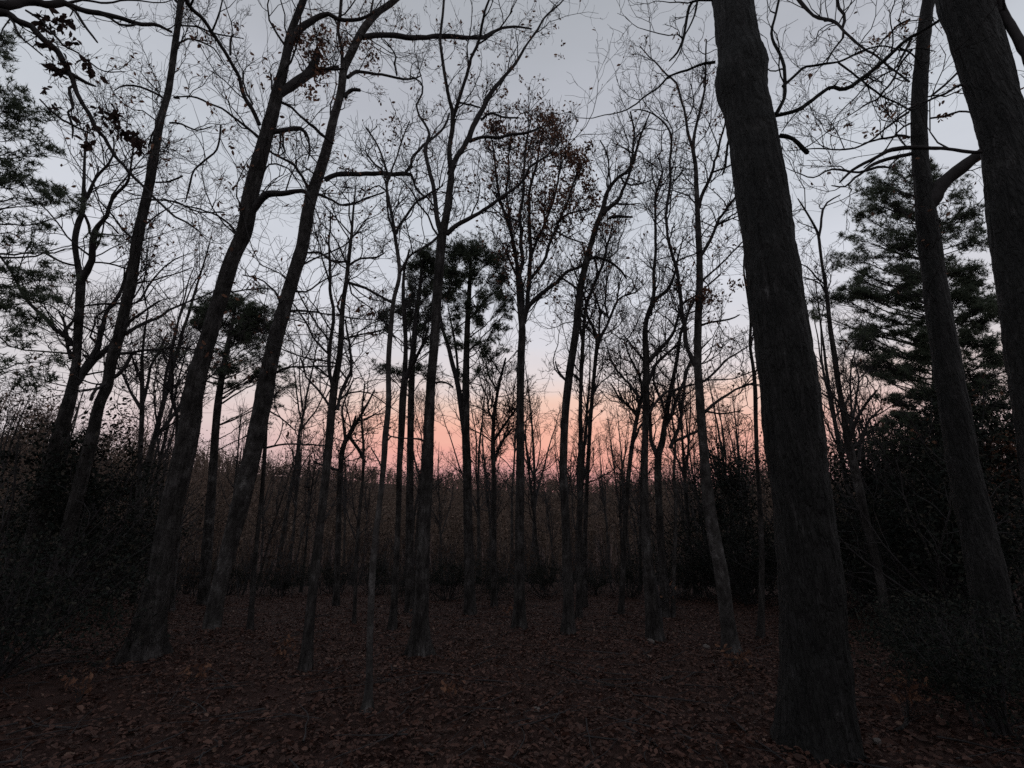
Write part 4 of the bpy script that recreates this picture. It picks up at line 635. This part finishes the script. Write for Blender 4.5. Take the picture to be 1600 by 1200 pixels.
# ------------------------------------------------------------------ leaf litter, fallen twigs, stones
def litter():
    rng = np.random.default_rng(6); lf, tw = MB(), MB(); n = 120000
    d = 2.2+rng.random(n)**.85*18; a = rng.uniform(-1.0, 1.0, n); x = d*np.sin(a); y = d*np.cos(a)
    dr = vnoise(np.stack([x*.8+5, y*.8, x*0], -1))+.6*vnoise(np.stack([x*2.6, y*2.6, x*0+4], -1)); kp = dr+rng.normal(size=n)*.25 > -.95; x, y = x[kp], y[kp]; d = d[kp]
    for tr_ in TREES:                                   # leaves blown against the feet of the trunks
        q = 90; h = rng.uniform(0, 2*pi, q); e = rng.uniform(.12, .75, q); x = np.r_[x, tr_.location.x+np.cos(h)*e]; y = np.r_[y, tr_.location.y+np.sin(h)*e]
    d = np.hypot(x, y); n = len(x)
    z = ground_z(x, y)+.03*vnoise(np.stack([x*3.1, y*3.1, x*0], -1))+.015*vnoise(np.stack([x*8, y*8, x*0], -1))*(d < 15)
    C = np.stack([x, y, z+.012+rng.random(n)*.02+.02*np.maximum(vnoise(np.stack([x*.8+5, y*.8, x*0], -1)), 0)], -1); h = rng.uniform(0, 2*pi, n); dd = nrm(np.stack([np.cos(h), np.sin(h), rng.normal(size=n)*.3], -1))
    u = nrm(np.cross(dd, nrm(rng.normal(size=(n, 3))*.35+np.array([0, 0, 1])))); w = np.cross(u, dd); s = (rng.uniform(.028, .065, n)*np.where(rng.random(n) < .12, 1.6, 1))[:, None, None]
    cu = rng.uniform(-.1, .5, n)[:, None]
    tpl = np.array([(-.5, 0, 0), (-.15, .28, .1), (.22, .24, .12), (.5, 0, -.02), (.2, -.26, .12), (-.2, -.22, .1)])
    X = C[:, None]+s*(dd[:, None]*tpl[None, :, 0:1]+u[:, None]*tpl[None, :, 1:2]+w[:, None]*(tpl[None, :, 2:3]*(.5+2*cu[:, None])))
    b = np.arange(n)[:, None]*6; lf.add(X, np.concatenate([b+np.array([[0, 1, 2, 3]]), b+np.array([[0, 3, 4, 5]])]))
    o = lf.build('leaf_litter', LITTER, smooth=False); stuff(o, 'fallen brown oak leaves covering the forest floor', 'leaves')
    m = 700; d = 3+rng.random(m)*13; a = rng.uniform(-.9, .9, m); x = d*np.sin(a); y = d*np.cos(a); h = rng.uniform(0, 2*pi, m); D = np.stack([np.cos(h), np.sin(h), x*0+.02], -1)
    Q = paths(np.stack([x, y, ground_z(x, y)+.03], -1), D, rng.uniform(.2, 1.1, m), 7, rng, .12, 0); Q[..., 2] = ground_z(Q[..., 0], Q[..., 1])+.035
    tubes(tw, Q, np.linspace(1, .4, 7)[None]*rng.uniform(.003, .009, m)[:, None], 5); o = tw.build('fallen_twigs', TWIG); stuff(o, 'broken twigs lying among the leaves', 'twigs')
litter()
def stone(px, py, wpx, label):
    B = base_point(px, py); r = wpx/2*depth_of(B)/F; u = np.linspace(0, 2*pi, 24, endpoint=False); v = np.linspace(0, pi, 14)
    U, V = np.meshgrid(u, v); S = np.stack([np.sin(V)*np.cos(U), np.sin(V)*np.sin(U)*.8, np.cos(V)*.62], -1); S = S*(1+.22*vnoise(S*1.9+px)+.06*vnoise(S*7+px))[..., None]*r+B+np.array([0, 0, r*.25])
    i = np.arange(13)[:, None]*24; k = np.arange(24)[None]; k2 = (k+1) % 24; m = MB(); m.add(S, np.stack([i+k, i+24+k, i+24+k2, i+k2], -1).reshape(-1, 4))
    o = m.build('stone', STONE); o['label'] = label; o['category'] = 'stone'
    me = o.data; off = B; me.transform(__import__('mathutils').Matrix.Translation((-float(B[0]), -float(B[1]), -float(B[2])))); o.location = B
stone(1017, 1004, 12, 'pale stone at the foot of the dark side-stemmed tree')
stone(838, 1112, 15, 'flat pale stone in the leaves below the centre')
stone(1371, 1160, 13, 'small tan leaf, shaped as a stone, right of the massive oak')  # a fallen leaf, added here with the stone shape
stone(1104, 1012, 11, 'small grey stone left of the pale tallest trunk')
stone(297, 1055, 8, 'small light stone between the two leaning trunks')


def seedling(px, py, h, k, label):
    rng = np.random.default_rng(int(px)); B = base_point(px, py); root = bpy.data.objects.new('seedling', None); SC.collection.objects.link(root); root.location = B
    root['label'] = label; root['category'] = 'seedling'; root['group'] = 'small seedlings in the clearing'
    st, lf = MB(), MB(); D = nrm(rng.normal(size=(k, 3))*.3+np.array([0, 0, 1])); Q = paths(np.repeat(B[None]-[0, 0, .03], k, 0), D, h*rng.uniform(.6, 1, k), 8, rng, .15, .05)
    tubes(st, Q, np.linspace(.004, .0015, 8)[None].repeat(k, 0), 5); Q2, R2, _ = spawn(Q, np.full((k, 8), .003), 4, rng, (.3, .6), 5, tip=.0013); tubes(st, Q2, R2, 4)
    E = np.concatenate([Q2[:, -1], Q2[:, 2], Q[:, -1]]); leaves(lf, E[rng.random(len(E)) < .8], .07, rng); st.build('stem', TWIG, root); lf.build('leaves', LEAF, root, smooth=False)
seedling(800, 968, .5, 4, 'rusty-leaved seedling left of the foot of the brown-leaved tree')
seedling(1150, 1046, .35, 5, 'dark leafy seedling in front of the pale tallest trunk')
seedling(302, 1062, .3, 4, 'little seedling between the stout forked trunk and the narrow twin-stemmed tree')
seedling(440, 1030, .4, 5, 'low seedling left of the narrow twin-stemmed tree')
seedling(655, 975, .4, 4, 'seedling behind the straight grey tree')
seedling(700, 1090, .22, 3, 'tiny seedling alone in the leaves below the straight grey tree')
seedling(1420, 1120, .5, 7, 'leafy seedling between the massive oak and the lower right holly')
seedling(120, 1100, .5, 6, 'leafy seedling in the lower left of the clearing')

def fallen_branch(px, py, L_, ang, r, label):
    rng = np.random.default_rng(int(px)+7); B = base_point(px, py); d = np.array([[math.cos(ang), math.sin(ang), 0.]]); Q = paths(B[None], d, np.array([L_]), 22, rng, .09, 0)
    Q[..., 2] = ground_z(Q[..., 0], Q[..., 1])+r*1.1+.01; m = MB(); R_ = np.linspace(r, r*.3, 22)[None]; tubes(m, Q, R_, 10, .08, seed=3)
    Q2, R2, _ = spawn(Q, R_, 7, rng, (.2, .45), 7, (.4, .9), .3, 0, .15, tip=.003); Q2[..., 2] = np.maximum(Q2[..., 2], ground_z(Q2[..., 0], Q2[..., 1])+.02); tubes(m, Q2, R2, 5)
    m.V = [v-B for v in m.V]; o = m.build('fallen_branch', BARK); o.location = B; o['label'] = label; o['category'] = 'branch'
fallen_branch(960, 1075, 1.2, 2.6, .015, 'thin fallen branch in the middle of the clearing')
fallen_branch(1400, 1150, 1.1, .9, .018, 'fallen branch at the lower right beyond the massive oak')
